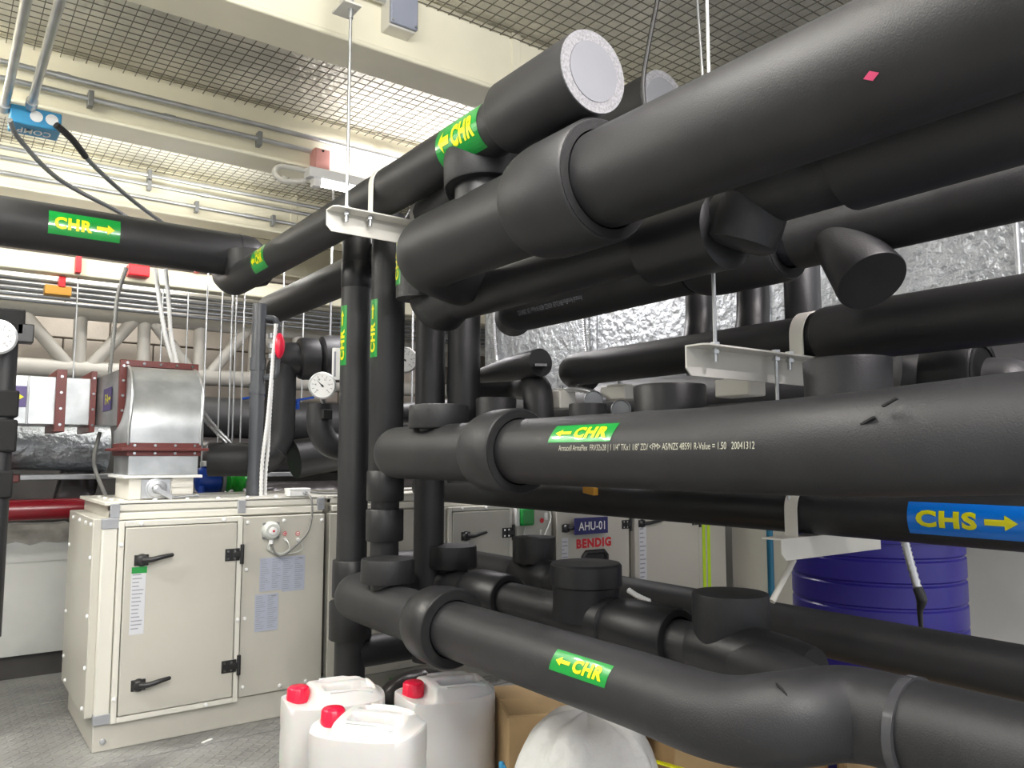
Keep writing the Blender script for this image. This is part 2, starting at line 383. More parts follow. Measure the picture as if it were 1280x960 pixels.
# ------------------------------------------------------------------ truss
tr = thing('steel_truss', 'pale painted tubular steel truss in front of the block wall', 'truss', (0, 5.9, 1.6))
yt = 5.9
def tp(px, py): return at(px, py, y=yt)
a, b = tp(0, 380), tp(20, 458)
zt, zb = a.z, b.z
MB().cyl((-1.2, yt, zt), (4.5, yt, zt), .055).build('top_chord', truss_m, tr)
MB().cyl((-1.2, yt, zb), (4.5, yt, zb), .06).build('bottom_chord', truss_m, tr)
MB().box((-1.6, yt-.1, zt+.1), (4.6, yt+.08, zt+.2)).build('top_flange', truss_m, tr, bevel=.01)
for px in (13, 100, 180, 250, 318, 372): p = tp(px, 420); MB().cyl((p.x, yt, zb), (p.x, yt, zt), .042).build('upright', truss_m, tr)
for q0, q1 in (((24, 388), (86, 455)), ((168, 403), (112, 455)), ((192, 405), (240, 462)), ((308, 415), (262, 465)), ((330, 418), (365, 468)), ((4, 385), (-30, 455))):
    MB().cyl((tp(*q0).x, yt, zt-.02), (tp(*q1).x, yt, zb+.02), .042).build('diagonal', truss_m, tr)

# ------------------------------------------------------------------ conduits along the beams
def conduit(zpx, yb, label, grp, px0=-150, px1=None, clips=()):
    p = at(0, zpx, y=yb); x0 = at(px0, 100, y=yb).x; x1 = 4.6 if px1 is None else at(px1, 200, y=yb).x
    t = thing('conduit', label, 'conduit', (x0, yb, p.z), grp)
    MB().cyl((x0, yb, p.z), (x1, yb, p.z), .0125, 12).build('pipe', steel, t)
    for c in clips:
        xx = at(c, 150, y=yb).x; MB().box((xx-.011, yb-.017, p.z-.035), (xx+.011, yb+.03, p.z+.035)).build('clip', steel_dull, t, bevel=.002)
        MB().lathe((xx+.3, yb, p.z), X, [(0, .0125), (0, .016), (.05, .016), (.05, .0125)], 12).build('coupling', steel, t)
conduit(76, 3.79, 'upper bright steel conduit on the side of the middle cream beam', None, clips=(-40,))
conduit(97, 3.79, 'lower steel conduit on the middle beam ending at the pinkish junction box', None, px1=390, clips=(112, 325))
conduit(183, 5.05, 'topmost of three steel conduits on the beam above the left pipe', None, clips=(190,))
conduit(196, 5.05, 'middle one of three steel conduits on the beam above the left pipe', None, clips=(190,))
conduit(215, 5.05, 'lowest of three steel conduits on the beam above the left pipe', None, clips=(250, 345))
for k in range(5):
    zz = at(0, 345+k*6, y=5.5+k*.03)
    o = MB().cyl((-1.3, 5.5+k*.05, zz.z), (4.4, 5.5+k*.05, zz.z), .013, 10).build('conduit', steel_dull, origin=(0, 5.5+k*.05, zz.z))
    tag(o, ('topmost', 'second from the top', 'middle', 'fourth from the top', 'lowest')[k]+' thin grey conduit of the bundle before the truss', 'conduit', 'conduit bundle at the truss')
o = MB().box((-1.4, 5.30, at(0, 322, y=5.3).z-.05), (4.2, 5.42, at(0, 322, y=5.3).z+.06)).build('support_rail', cream, origin=(-1.4, 5.3, 2.2), bevel=.012)
tag(o, 'cream steel rail under the left insulated pipe carrying red clamps', 'rail')
for i, px in enumerate((97, 246)):
    p = at(px, 332, y=5.29); o = MB().box((p.x-.015, 5.24, p.z-.05), (p.x+.015, 5.30, p.z+.05)).build('rail_clamp', redlab, origin=p, bevel=.003)
    tag(o, ('small red clamp on the cream rail above a hanging rod, left one', 'small red clamp on the cream rail beside the hanging rods, right one')[i], 'clamp')
p = at(173, 339, y=5.25)
t = thing('junction_box', 'red junction box on the cream rail below the left pipe', 'junction box', p)
MB().box(p-V((.06, .03, .035)), p+V((.06, .06, .035))).build('body', redlab, t, bevel=.004)
MB().box(p-V((.055, .034, .03)), p+V((.055, -.03, .03))).build('cover', redlab, t, bevel=.002)
p = at(72, 364, y=5.4)
t = thing('sprinkler_bracket', 'orange bracket with red clip hanging from the conduit bundle', 'bracket', p)
MB().box(p-V((.07, .04, .028)), p+V((.07, .04, .028))).build('plate', orange, t, bevel=.004)
MB().box(p+V((0, -.05, .02)), p+V((.035, .03, .085))).build('clip', redlab, t, bevel=.004)
MB().cyl(p+V((.02, 0, .08)), p+V((.13, .3, .22)), .014, 10).build('arm', steel_dull, t)

# overhead conduits to the blue box
pb = at(45, 150, z=2.52)
for (ax, ay), (bx, by), lb in (((5, 138), (37, 0), 'left of the two overhead steel conduits reaching the blue box'), ((38, 135), (82, 0), 'right of the two steel conduits coming overhead to the blue box')):
    p = at(ax, ay, z=2.56); q = V((p.x*1.0, .4, p.z))
    p2 = V((p.x, .5, p.z)); t = thing('conduit', lb, 'conduit', p)
    MB().cyl(p, p2, .016, 16).build('pipe', steel, t)
    MB().lathe(p+V((0, -.03, 0)), -Y, [(0, .016), (0, .022), (.05, .022), (.05, .016)], 16).build('connector', steel, t)
bx = thing('pull_box', 'blue metal pull box with upside-down white lettering near the ceiling', 'junction box', pb)
ctr = pb
MB().box(ctr+V((-.09, -.01, -.03)), ctr+V((.09, .12, .045))).build('body', cblue, bx, bevel=.006)
flat_text(bx, ctr+V((.0, .06, -.03)), -X, Y, 'COMP', .12, .06, white, .002, .02)
for k in (.0, .055): MB().lathe(ctr+V((k, -.0105, .01)), -Y, [(0, .02), (.0, .023), (.003, .023), (.003, .018), (0.001, .018)], 20).build('knockout', white, bx)
hose('flexible_conduit', 'left flexible grey conduit drooping from the blue box to the left pipe', 'conduit', [at(12, 150, y=3.55), at(25, 175, y=3.65), at(75, 225, y=3.9), at(150, 266, y=4.2), at(185, 290, y=4.3)], .011, steel_dull)
hose('flexible_conduit', 'right flexible conduit with black sleeve drooping from the blue box', 'conduit', [at(73, 158, y=3.6), at(90, 175, y=3.65), at(120, 210, y=3.8), at(165, 250, y=4.1), at(205, 280, y=4.3)], .011, steel_dull)
o = MB().tube([at(70, 156, y=3.59), at(90, 174, y=3.64), at(107, 196, y=3.72)], .014, 12, smooth=True).build('sleeve', black, C.objects[-1] if False else bpy.data.objects['flexible_conduit.001'])

# grey junction box on nearest beam, with conduit
p = at(499, 20, y=2.52)
t = thing('junction_box', 'grey junction box on the face of the nearest cream beam', 'junction box', p)
MB().box(p-V((.055, .03, .065)), p+V((.055, .06, .08))).build('body', cream_w, t, bevel=.006)
MB().box(p-V((.057, .045, .06)), p+V((.057, -.028, .085))).build('cover', box_grey, t, bevel=.006)
MB().cyl(p+V((-.05, .01, .045)), p+V((-.9, .01, .045)), .014, 14).build('conduit', steel, t)
for dx, dz in ((-.047, -.05), (.047, -.05), (-.047, .074)): MB().cyl(p+V((dx, -.045, dz)), p+V((dx, -.049, dz)), .005, 10).build('screw', steel_dull, t)
# salmon box and fluorescent batten on the middle beam
p = at(401, 205, y=3.76)
t = thing('junction_box', 'pinkish junction box at the end of the fluorescent batten', 'junction box', p)
MB().box(p-V((.042, .02, .07)), p+V((.042, .05, .075))).build('body', salmon, t, bevel=.008)
MB().box(p-V((.038, .026, .066)), p+V((.038, -.02, .071))).build('cover', salmon, t, bevel=.006)
for dz in (-.055, .06): MB().cyl(p+V((0, -.026, dz)), p+V((0, -.030, dz)), .006, 10).build('screw', black, t)
lx0 = at(378, 228, z=2.53)
t = thing('batten_lamp', 'lit fluorescent batten lamp hanging under the middle cream beam', 'lamp', (lx0.x, 3.70, 2.53))
MB().box((lx0.x, 3.66, 2.54), (lx0.x+1.36, 3.74, 2.59)).build('housing', white, t, bevel=.006)
MB().cyl((lx0.x+.06, 3.70, 2.522), (lx0.x+1.30, 3.70, 2.522), .014, 16).build('tube', glow, t)
for xx in (lx0.x+.03, lx0.x+1.30): MB().box((xx, 3.675, 2.50), (xx+.04, 3.725, 2.545)).build('lamp_holder', white, t, bevel=.004)
hose('flexible_conduit', 'cream looped flexible conduit between pinkish box and batten lamp', 'conduit', [at(398, 216, y=3.74), at(375, 212, y=3.72), at(350, 208, y=3.71), at(343, 216, y=3.70), at(355, 226, y=3.70), at(382, 226, y=3.70)], .014, cream_w)


# ------------------------------------------------------------------ insulated pipes
def sleeve(parent, p, d, l, R, r, m_=foam, lip=True, name='coupling_sleeve'):
    """wide foam sleeve starting at p, running l along d; recessed end ring"""
    d = V(d).normalized()
    prof = [(-.012, r*.99), (.002, r+(R-r)*.35), (.018, r+(R-r)*.62), (.04, r+(R-r)*.82), (.07, r+(R-r)*.95), (.10, R), (l-.006, R), (l, R-.005)]
    o = MB().lathe(p, d, prof+[(l-.001, r+.006), (l-.03, r+.001)], 48).build(name, m_, parent)
    if lip:
        MB().lathe(V(p)+d*(l-.002), d, [(0, r+.004), (.004, r+.004), (.004, R-.007), (0, R-.007), (0, r+.004)], 48).build('cut_face', foam_cut, o)
    return o
def valve_cap(parent, base, top, R, r, hcap, m_=foam, tilt=None, seg=40):
    """neck with a wider lid on it; base on the pipe axis, top = centre of the lid top"""
    base, top = V(base), V(top); d = (top-base).normalized(); l = (top-base).length
    n = MB().lathe(base, d, [(0, r*1.08), (l*.45, r), (l-hcap*.5, r)], seg).build('valve_neck', foam_s, parent)
    o = MB().lathe(top-d*hcap, d, [(0, R-.012), (0.0, R-.003), (.004, R), (hcap-.006, R*.985), (hcap, R*.965), (hcap+.003, R*.7), (hcap+.006, .0)], seg).build('valve_cap', m_, parent)
    return o
def pipe(label, pts, R, loc=None, fillet=.14, r0=False, r1=False, m_=foam, name='insulated_pipe', group=None, seg=44, smooth=False):
    t = thing(name, label, 'pipe', pts[0] if loc is None else loc, group)
    MB().tube(pts, R, seg, fillet=fillet, round0=r0, round1=r1, smooth=smooth).build('insulation', m_, t)
    return t
def seam(parent, p, d, R, w=.002):
    MB().lathe(p, d, [(0, R), (0, R+.0012), (w, R+.0012), (w, R)], 40).build('joint', foam_cut, parent)

def yat(px, x, z):
    lo, hi = .0, 7.0
    for _ in range(50):
        mm = (lo+hi)/2; q = V((x, mm, z-H)); dd = q.dot(fwd); u = 640+F*q.dot(rgt)/dd if dd > 0 else 1e9
        if u > px: lo = mm
        else: hi = mm
    return mm
def ypix(px, x, z, n, R):
    n = V(n); n.y = 0; n.normalize(); return yat(px, x+n.x*R, z+n.z*R)
camdir = lambda p: (V((0, 0, H))-V(p)).normalized()

# --- A : large upper return pipe
xa, za, ra = 1.24, 1.80, .115
ye = yat(531, xa, za)
A = pipe('thickest upper black foam pipe with pink sticker running over the others to the right edge', [(xa, .16, za), (xa, ye, za), (xa+.16, ye+.04, za-.03)], [ra, ra, ra*.97], fillet=.14, r1=True)
sleeve(A, (xa, yat(670, xa, za), za), -Y, .27, .148, ra)
p = V((xa, yat(606, xa, za), za)); tp_ = at(600, 186, y=p.y); valve_cap(A, p, V((p.x, p.y+.02, tp_.z)), .112, .082, .11)
pk = V((xa, yat(1128, xa, za), za)); Wp = wrap(pk, -Y, camdir(pk)+V((0, 0, -.08)), ra)
bm = bmesh.new(); vs = [bm.verts.new(q) for q in ((0, -.008, 0), (.013, 0, 0), (0, .008, 0), (-.013, 0, 0))]; bm.faces.new(vs); bm_obj(bm, 'sticker', pink, A, Wp(.0015))['label'] = 'small pink diamond sticker'
# --- M : middle pipe at eye level
xm, zm, rm = 1.324, 1.167, .09
y0 = yat(498, xm, zm)
M = pipe('black foam pipe at eye level with printed text and green return label', [(xm+.27, -.10, zm+.03), (xm+.23, .25, zm+.03), (xm+.13, .52, zm+.025), (xm+.03, .78, zm+.008), (xm, 1.08, zm), (xm, 1.3, zm), (xm, 1.5, zm), (xm, 1.7, zm), (xm, 1.9, zm), (xm, y0-.08, zm), (xm+.02, y0+.02, zm), (xm+.12, y0+.07, zm)], [rm, rm*1.04, rm*1.13, rm*1.06, rm, rm, rm, rm, rm, rm, rm, rm], smooth=True, r1=True)
yr = yat(572, xm, zm)-.33; ys0 = yat(606, xm, zm)
sleeve(M, (xm, ys0, zm), -Y, ys0-yr, .122, rm)
p = V((xm, yat(548, xm, zm), zm)); valve_cap(M, p, V((p.x, p.y, at(548, 507, y=p.y).z)), .098, .062, .075)
nl = V((-1, 0, .52)); pl = V((xm, ypix(727, xm, zm, nl, rm), zm))
pipe_label(M, pl, -Y, nl, rm, .225, .047, 'CHR', True, shear=.25)
nt_ = V((-1, 0, .045)); ya_, yb_t = ypix(699, xm, zm, nt_, rm), ypix(944, xm, zm, nt_, rm); pt = V((xm, (ya_+yb_t)/2, zm)); Wt = wrap(pt, -Y, nt_, rm)
t = text_geo('Armacell ArmaFlex  FRV32x28 | 1 1/4" TKx1 1/8" ZD/ <FM> AS/NZS 48591 R-Value = 1.50   20041312', ya_-yb_t, .0185, .0)
bm_obj(t, 'printed_text', ink_l, M, Wt(.0022))
for q in ((1112, 503), (1085, 526)):
    c = at(q[0], q[1], x=xm-.05); MB().obox(c, V((0, -.012, .006)), V((.004, 0, 0)), V((0, .001, .0015))).build('tear', foam_cut, M)
# --- B : lower pipe
xb, zb_, rb = 1.33, .621, .085
y0 = yat(447, xb, zb_)
j1, j2, j3 = at(940, 893, x=xb+.03), at(1060, 893, x=1.50), at(1290, 945, x=1.50)
B = pipe('lower black foam pipe with green return label bending above the cardboard boxes', [V((1.50, -.2, zb_+.026)), V((1.50, .2, zb_+.026)), V((1.50, .55, zb_+.026)), V((1.50, .80, zb_+.03)), V((1.485, .92, zb_+.026)), at(985, 898, x=1.38), at(900, 897, x=xb), (xb, 1.4, zb_), (xb, 2.2, zb_), (xb, y0-.05, zb_), (xb+.03, y0+.04, zb_), (xb+.12, y0+.10, zb_)], [rb*1.08, rb*1.08, rb*1.08, rb*1.02, rb*1.06, rb*1.04, rb, rb, rb, rb, rb, rb], smooth=True, r1=True)
yr = yat(497, xb, zb_)-.37; ys0 = yat(533, xb, zb_); sleeve(B, (xb, ys0, zb_), -Y, ys0-yr, .123, rb, m_=foam_s)
p = V((xb, yat(484, xb, zb_), zb_)); valve_cap(B, p, V((p.x, p.y, at(484, 698, y=p.y).z)), .096, .06, .082)
nl = V((-1, 0, .5)); pl = V((xb, ypix(724, xb, zb_, nl, rb), zb_)); pipe_label(B, pl, -Y, nl, rb, .20, .052, 'CHR', True, shear=.15)
cp = V((1.50, yat(1140, 1.50, zb_+.026), zb_+.026))
ring = MB().lathe(cp-V((0, .011, 0)), Y, [(0, rb), (0, rb*1.08+.004), (.018, rb*1.08+.004), (.016, rb)], 48).build('hose_clamp', mat('shiny_black', (.05, .05, .055), .15), B); ring['label'] = 'shiny black hose clamp'
MB().obox(cp+V((0, 0, -rb-.015)), (.012, 0, 0), (0, .014, 0), (0, 0, .014)).build('screw_housing', black, ring, bevel=.003)
for c in (at(906, 872, x=xb-.03), at(918, 882, x=xb-.04), at(978, 862, x=1.33)):
    MB().obox(c, V((0, -.012, -.008)), V((.003, 0, 0)), V((0, .001, .002))).build('tear', foam_cut, B)
# --- P1 : header with the open cap
x1, z1, r1_ = 1.2, 2.05, .074
P1 = pipe('high black foam header pipe with open round grey end below the ceiling', [(x1, yat(735, x1, z1), z1), (x1, yat(292, x1, z1), z1), (x1, yat(285, x1, z1)+.03, z1+.06)], r1_, fillet=.08, r1=True)
yc0, yc1 = yat(640, x1, z1), yat(741, x1, z1)
cap = MB().lathe((x1, yc0, z1), -Y, [(-.01, r1_), (0, .094), (.015, .10), (yc0-yc1, .10), (yc0-yc1, .074), (yc0-yc1-.01, .072)], 48).build('end_sleeve', foam, P1)
MB().lathe((x1, yc1+.001, z1), -Y, [(0, .072), (.004, .073), (.004, .0985), (0, .0985)], 48).build('cut_face', foam_grey, cap)['label'] = 'grey speckled cut foam ring'
MB().lathe((x1, yc1-.001, z1), -Y, [(0, .072), (.0035, .0725), (.004, 0)], 48).build('end_disc', disc_grey, cap)['label'] = 'pale grey foam end disc'
nl = V((-1, 0, -.05)); pl = V((x1, ypix(569, x1, z1, nl, r1_), z1)); pipe_label(P1, pl, -Y, nl, r1_, .215, .15, 'CHR', True, letter_h=.42)
nl = V((-1, 0, -.15)); pl = V((x1, ypix(321, x1, z1, nl, r1_), z1)); pipe_label(P1, pl, -Y, nl, r1_, .17, .11, 'CHR', True, letter_h=.4, ghost=True)
# --- second open cap further back
c3 = at(828, 126, d=2.55)
P3 = pipe('short open-ended black foam pipe with grey disc behind the high header', [c3, c3+V((0, .9, 0))], .075)
MB().lathe(c3+V((0, .25, 0)), -Y, [(0, .075), (0, .098), (.25, .1), (.25, .073)], 44).build('end_sleeve', foam, P3)
MB().lathe(c3, -Y, [(0, .073), (.004, .074), (.004, .0985), (0, .0985)], 44).build('cut_face', foam_grey, P3)
MB().lathe(c3, -Y, [(0, .074), (.003, .074), (.003, 0)], 44).build('end_disc', disc_grey, P3)
# --- TL : pipe from the left into the header
yT, zT, rT = 4.02, 2.175, .108
TL = pipe('black foam pipe from the left edge with green return label joining the header', [(-1.5, yT, zT), (1.24, yT, zT)], rT, fillet=0, r1=True)
MB().lathe((1.235, yT-.075, zT-.0), -Z, [(0, .10), (.0, .125), (.07, .122), (.12, .112), (.15, .09), (.16, .06)], 44).build('tee_collar', foam, TL)
seam(TL, (1.19, yT, zT), X, rT)
p = at(106, 292, y=yT-.1); pipe_label(TL, V((p.x, yT, zT)), X, V((.05, -1, .02)), rT, .285, .105, 'CHR', False, letter_h=.52)
# --- P2 : pipe under the header, V1..V4 risers
x2, z2 = 1.52, 1.995
P2 = pipe('black foam pipe running just under the high header on the left', [(x2, 2.75, z2), (x2, yat(340, x2, z2), z2)], .083, fillet=.1, r0=True, r1=True)
def riser(label, px, dd, R, ztop, zbot, py=500, rlow=None):
    p = at(px, py, d=dd); return p, pipe(label, [(p.x, p.y, zbot), (p.x, p.y, 1.05), (p.x, p.y, 1.07), (p.x, p.y, ztop)], [rlow or R, rlow or R, R, R], fillet=0)
v1, V1 = riser('leftmost vertical black foam riser with narrow green label under the hanger bracket', 443, 3.3, .062, 2.13, .06)
for za_, zb2, rr in ((1.86, 1.97, .0645), (.585, .735, .076), (.42, .57, .086)):
    MB().lathe((v1.x, v1.y, za_), Z, [(0, .06), (0, rr-.003), (.004, rr), (zb2-za_-.004, rr), (zb2-za_, rr-.003), (zb2-za_, .06)], 40).build('coupling_sleeve', foam_s, V1)
pv = at(429, 420, d=3.3); pipe_label(V1, V((v1.x, v1.y, pv.z)), Z, V((-1, .15, 0)).cross(Z).cross(Z)*-1 if False else V((-1, -.12, 0)), .062, .25, .05, 'CHR', False)
v2, V2 = riser('second vertical black foam riser with narrow green label behind the pipe ends', 484, 3.08, .066, 2.10, .62, 450, .054)
for za_, zb2, rr in ((.985, 1.10, .071), (.835, .955, .071)):
    MB().lathe((v2.x, v2.y, za_), Z, [(0, .06), (0, rr-.003), (.004, rr), (zb2-za_-.004, rr), (zb2-za_, rr-.003), (zb2-za_, .06)], 40).build('coupling_sleeve', foam_s, V2)
pv = at(465, 412, d=3.08); pipe_label(V2, V((v2.x, v2.y, pv.z)), Z, V((-1, -.1, 0)), .066, .225, .05, 'CHR', False)
v3, V3 = riser('third vertical black foam riser passing behind the eye-level pipe', 538, 3.25, .061, 1.75, .35, 450)
v4, V4 = riser('fourth vertical black foam riser left of the foil duct', 580, 3.2, .066, 1.78, 1.05, 450)
# low branch behind B
lb = at(450, 815, y=v1.y); LB = pipe('low horizontal black foam branch leaving the leftmost riser near the floor', [(v1.x+.02, v1.y, lb.z), (2.6, v1.y, lb.z)], .062, fillet=0, r1=True)
# riser from header into the E line
rx, ry = 1.385, 2.485
R2 = pipe('black foam drop pipe with green label behind the thick pipe end', [(1.30, 2.02, 1.985), (rx-.02, ry-.10, 1.985), (rx, ry, 1.90), (rx, ry, 1.72)], .078, fillet=.08)
pipe_label(R2, V((rx, ry, 1.875)), Z, V((-1, .15, .0)), .078, .22, .05, 'CHR', False)
# --- E line under A
xe, ze = 1.49, 1.708
E = pipe('black foam pipe with big elbow and wide sleeves under the thickest pipe', [(xe, yat(955, xe, ze), ze), (xe, 2.25, ze), (rx+.085, ry, ze-.0), (rx+.06, ry+.0, ze+.10)], [.070, .070, .10, .09], fillet=.2, r1=True)
MB().lathe((xe, yat(815, xe, ze), ze-.02), -Y, [(0, .07), (.01, .094), (.24, .094), (.25, .07)], 40).build('half_shell', foam_s, E)
ze2 = 1.762
sleeve(E, (xe, yat(930, xe, ze2), ze2), -Y, .34, .088, .07, lip=False)
MB().tube([(xe, yat(1062, xe, ze2), ze2+.003), (xe, .0, ze2+.01)], .110, 44).build('thick_insulation', foam, E)
MB().lathe((xe, yat(950, xe, ze2), ze2), V((-.12, .35, -1)), [(0, .078), (.08, .080), (.13, .078), (.142, .06), (.145, 0)], 40).build('valve_cap', foam, E)
# --- D / G line further back
xd, zd = 1.80, 1.717
D = pipe('black foam pipe with upside-down print sagging below the thick upper pipes', [(xd, .0, zd), (xd, yat(640, xd, zd), zd), (xd+.14, yat(618, xd, zd)+.06, zd+.02)], [.062, .062, .08], fillet=.14, r1=True)
MB().lathe((xd, yat(652, xd, zd), zd), -Y, [(-.06, .062), (-.05, .072), (0, .082), (.35, .083), (yat(652, xd, zd)-yat(868, xd, zd), .08), (yat(652, xd, zd)-yat(868, xd, zd), .06)], 48).build('thick_insulation', foam, D)
sleeve(D, (xd, yat(868, xd, zd), zd-.003), -Y, yat(868, xd, zd)-yat(985, xd, zd), .098, .062)
MB().tube([(xd, yat(1000, xd, zd), zd), (xd+.0, yat(1290, xd, zd)-.2, zd+.0)], .076, 40).build('thick_insulation', foam, D)
f2 = at(1090, 352, x=xd-.06); f1 = f2+V((.06, .13, .16))
MB().lathe(f1, f2-f1, [(-.02, .045), (.03, .064), ((f2-f1).length-.004, .082), ((f2-f1).length, .080), ((f2-f1).length, .074), ((f2-f1).length-.004, .0)], 44).build('drain_branch', foam, D)
MB().tube([(xd, yat(948, xd, zd)-.01, zd), (xd, yat(1040, xd, zd), zd)], .0645, 40).build('glued_wrap', glue, D)
pt = V((xd, yat(668, xd, zd), zd)); Wt = wrap(pt-V((0, .18, 0)), Y, V((-1, 0, -.45)), .083)
t = text_geo('Armacell ArmaFlex FRV32x28  AS/NZS 48591 R-Value 1.50  20041312', .36, .018, .0); bm_obj(t, 'printed_text', ink_g, D, Wt(.0012))
# --- C : pipe with saddle clamp on the upper bracket
pc = at(800, 451, d=2.76); xc, zc = pc.x, pc.z
y0 = yat(712, xc, zc)
Cp = pipe('long black foam pipe with cream saddle clamp resting over the upper hanger bracket', [(xc, .0, zc+.0), (xc, y0, zc), (xc+.14, y0+.07, zc-.01)], .062, fillet=.13, r1=True)
ycl = 1.285
MB().lathe((xc, ycl-.03, zc), -Y, [(0, .06), (.01, .074), (.03, .078), (1.25, .078), (1.25, .06)], 48).build('thick_insulation', foam, Cp)
for px, tx in ((888, 870), (955, 940)):
    yy = yat(px, xc+.08, zc); MB().tube([(xc+.02, yy, zc+.02), (xc+.06, yy+.02, zc+.12), (xc+.06, yy+.02, zc+.34)], [.052, .05, .048], 32, fillet=.04).build('branch', foam_s, Cp)
yy = yat(1010, xc+.1, zc); MB().tube([(xc+.08, yy, zc+.02), (xc+.08, yy, zc+.36)], .052, 32).build('branch', foam_s, Cp)
# --- S : supply pipe with blue label
xs_, zs = 2.05, 1.001
S = pipe('black foam supply pipe with blue label crossing low behind the eye-level pipe', [(xs_, -.1, zs), (xs_, 3.47, zs)], .069, fillet=0)
ysc = yat(1008, xs_, zs)
MB().lathe((xs_, ysc+.03, zs), Y, [(0, .06), (.0, .0695), (2.2, .066)], 40).build('rear_insulation', foam_s, S)
nl = V((-1, 0, .0)); pl = V((xs_, ypix(1206, xs_, zs, nl, .07), zs)); pipe_label(S, pl, -Y, nl, .0702, .275, .082, 'CHS', False, bg=sblue, letter_h=.5)
# --- N and O rows behind B
pn = at(680, 760, d=2.64); xn, zn = pn.x, pn.z
yn0 = yat(470, xn, zn)
N = pipe('lower middle black foam pipe with large valve cap behind the labelled lower pipe', [(1.50, .86, zb_+.03), (1.54, 1.0, zn-.01), (xn-.02, 1.22, zn), (xn, 1.6, zn), (xn, yat(520, xn, zn), zn), (v2.x+.08, v2.y+.02, zn-.0), (v2.x, v2.y, zn+.08)], .06, fillet=.14)
sleeve(N, (xn, yat(588, xn, zn), zn), -Y, .25, .086, .06, m_=foam_s)
sleeve(N, (xn, yat(766, xn, zn), zn), -Y, .26, .088, .062, m_=foam_s)
yb1 = yat(733, xn, zn)
MB().lathe((xn, yb1, zn), Z, [(0, .108), (.05, .104), (.10, .106), (.105, .112), (.165, .112), (.172, .106), (.178, .0)], 40).build('valve_jacket', foam_s, N)
MB().lathe((xn, yb1+.14, zn), -Y, [(0, .062), (.01, .078), (.26, .08), (.28, .062)], 40).build('body_wrap', foam_s, N)
p = V((xn, yat(560, xn, zn), zn)); p = V((xn, yat(555, xn, zn), zn)); valve_cap(N, p+V((.02, -.03, .0)), V((p.x+.02, p.y-.03, at(560, 681, y=p.y).z)), .098, .06, .085)
p = V((xn+.03, yat(905, xn, zn), zn)); valve_cap(N, p, V((p.x, p.y, at(911, 741, y=p.y).z)), .1, .07, .14, m_=foam)
MB().lathe((p.x-.03, p.y+.1, zn), -Y, [(0, .06), (.04, .075), (.2, .078), (.3, .072), (.36, .06)], 40).build('tee_wrap', foam_s, N)
po = at(1100, 806, d=2.14); xo, zo = po.x, po.z
O = pipe('rear lower black foam pipe running to the right edge in front of the blue drum', [(xo, -.1, zo), (xo, yat(640, xo, zo), zo), (xo, 3.3, zo), (xo-.3, 3.4, zo)], .065, fillet=.1)
p = V((xo, yat(668, xo, zo), zo)); valve_cap(O, p, V((p.x, p.y, at(668, 671, y=p.y).z)), .093, .06, .105)
MB().lathe((xo, p.y+.12, zo), -Y, [(0, .065), (.02, .078), (.24, .08), (.26, .065)], 40).build('tee_wrap', foam_s, O)

q = at(738, 613, x=1.95); o_ = MB().obox(q, (.012, 0, 0), (0, .03, .004), (0, 0, .014)).build('inspection_tag', orange, S, bevel=.003)
hose('flexible_conduit', 'short white corrugated conduit beside the large lower valve cap', 'conduit', [at(786, 738, x=1.95), at(797, 745, x=1.95), at(812, 752, x=1.95)], .010, white)
# --- second row valves behind M
xq, zq = 1.72, 1.20
Q = pipe('rear black foam pipe with wide valve jackets hidden behind the eye-level pipe', [(xq, .1, zq-.03), (xq, 2.9, zq-.03)], .07, fillet=0)
for px, pyt, R_, nm in ((620, 498, .078, 0), (735, 505, .062, 1), (838, 482, .105, 2), (1062, 450, .098, 3)):
    yy = yat(px, xq, zq); zt_ = at(px, pyt, y=yy).z
    MB().lathe((xq, yy, zq), Z, [(0, R_*.95), (zt_-zq-.006, R_), (zt_-zq, R_*.97), (zt_-zq+.004, 0)], 40).build('valve_jacket', foam if nm != 2 else foam_s, Q)
MB().lathe((xq, yat(890, xq, zq), zq-.01), -Y, [(0, .07), (.01, .105), (.22, .105), (.22, .07)], 40).build('coupling_sleeve', foam, Q)
T2 = pipe('dim black foam pipe with elbow at the far right behind the eye-level pipe', [at(1120, 470, x=2.1), at(1200, 478, x=2.2), at(1262, 482, x=2.2)], .07, fillet=0, r1=True)
valve_cap(T2, at(1205, 478, x=2.2), at(1205, 440, x=2.2), .062, .05, .07)
sleeve(T2, at(1160, 474, x=2.15), V((.03, -1, 0)), .14, .095, .07)
pipe('added black foam tube, a dark backdrop for the gap below the clamp-held pipe', [(2.42, .6, 1.36), (2.42, 3.2, 1.36)], .125, fillet=0, r1=True)  # made-up run, added to darken the gap and hide bright parts behind
# elbow pipe and split foam left of C
el = pipe('small black foam elbow pipe left of the clamp-held pipe', [at(560, 478, y=2.95), at(655, 483, y=2.75), at(672, 485, x=1.86), at(674, 530, x=1.86)], .058, fillet=.1)
e2 = thing('foam_tube_offcut', 'split black foam tube end with open slit against the foil duct', 'pipe', at(676, 452, d=3.0))
q0, q1 = at(600, 470, d=3.35), at(676, 453, d=3.0)
MB().tube([q0, q0.lerp(q1, .5), q1], [.03, .048, .054], 30).build('shell', foam, e2)
MB().obox(q1+camdir(q1)*.03+V((0, 0, -.01)), rgt*.022, V((0, 0, .005)), fwd*.04).build('slit', foam_grey, e2)

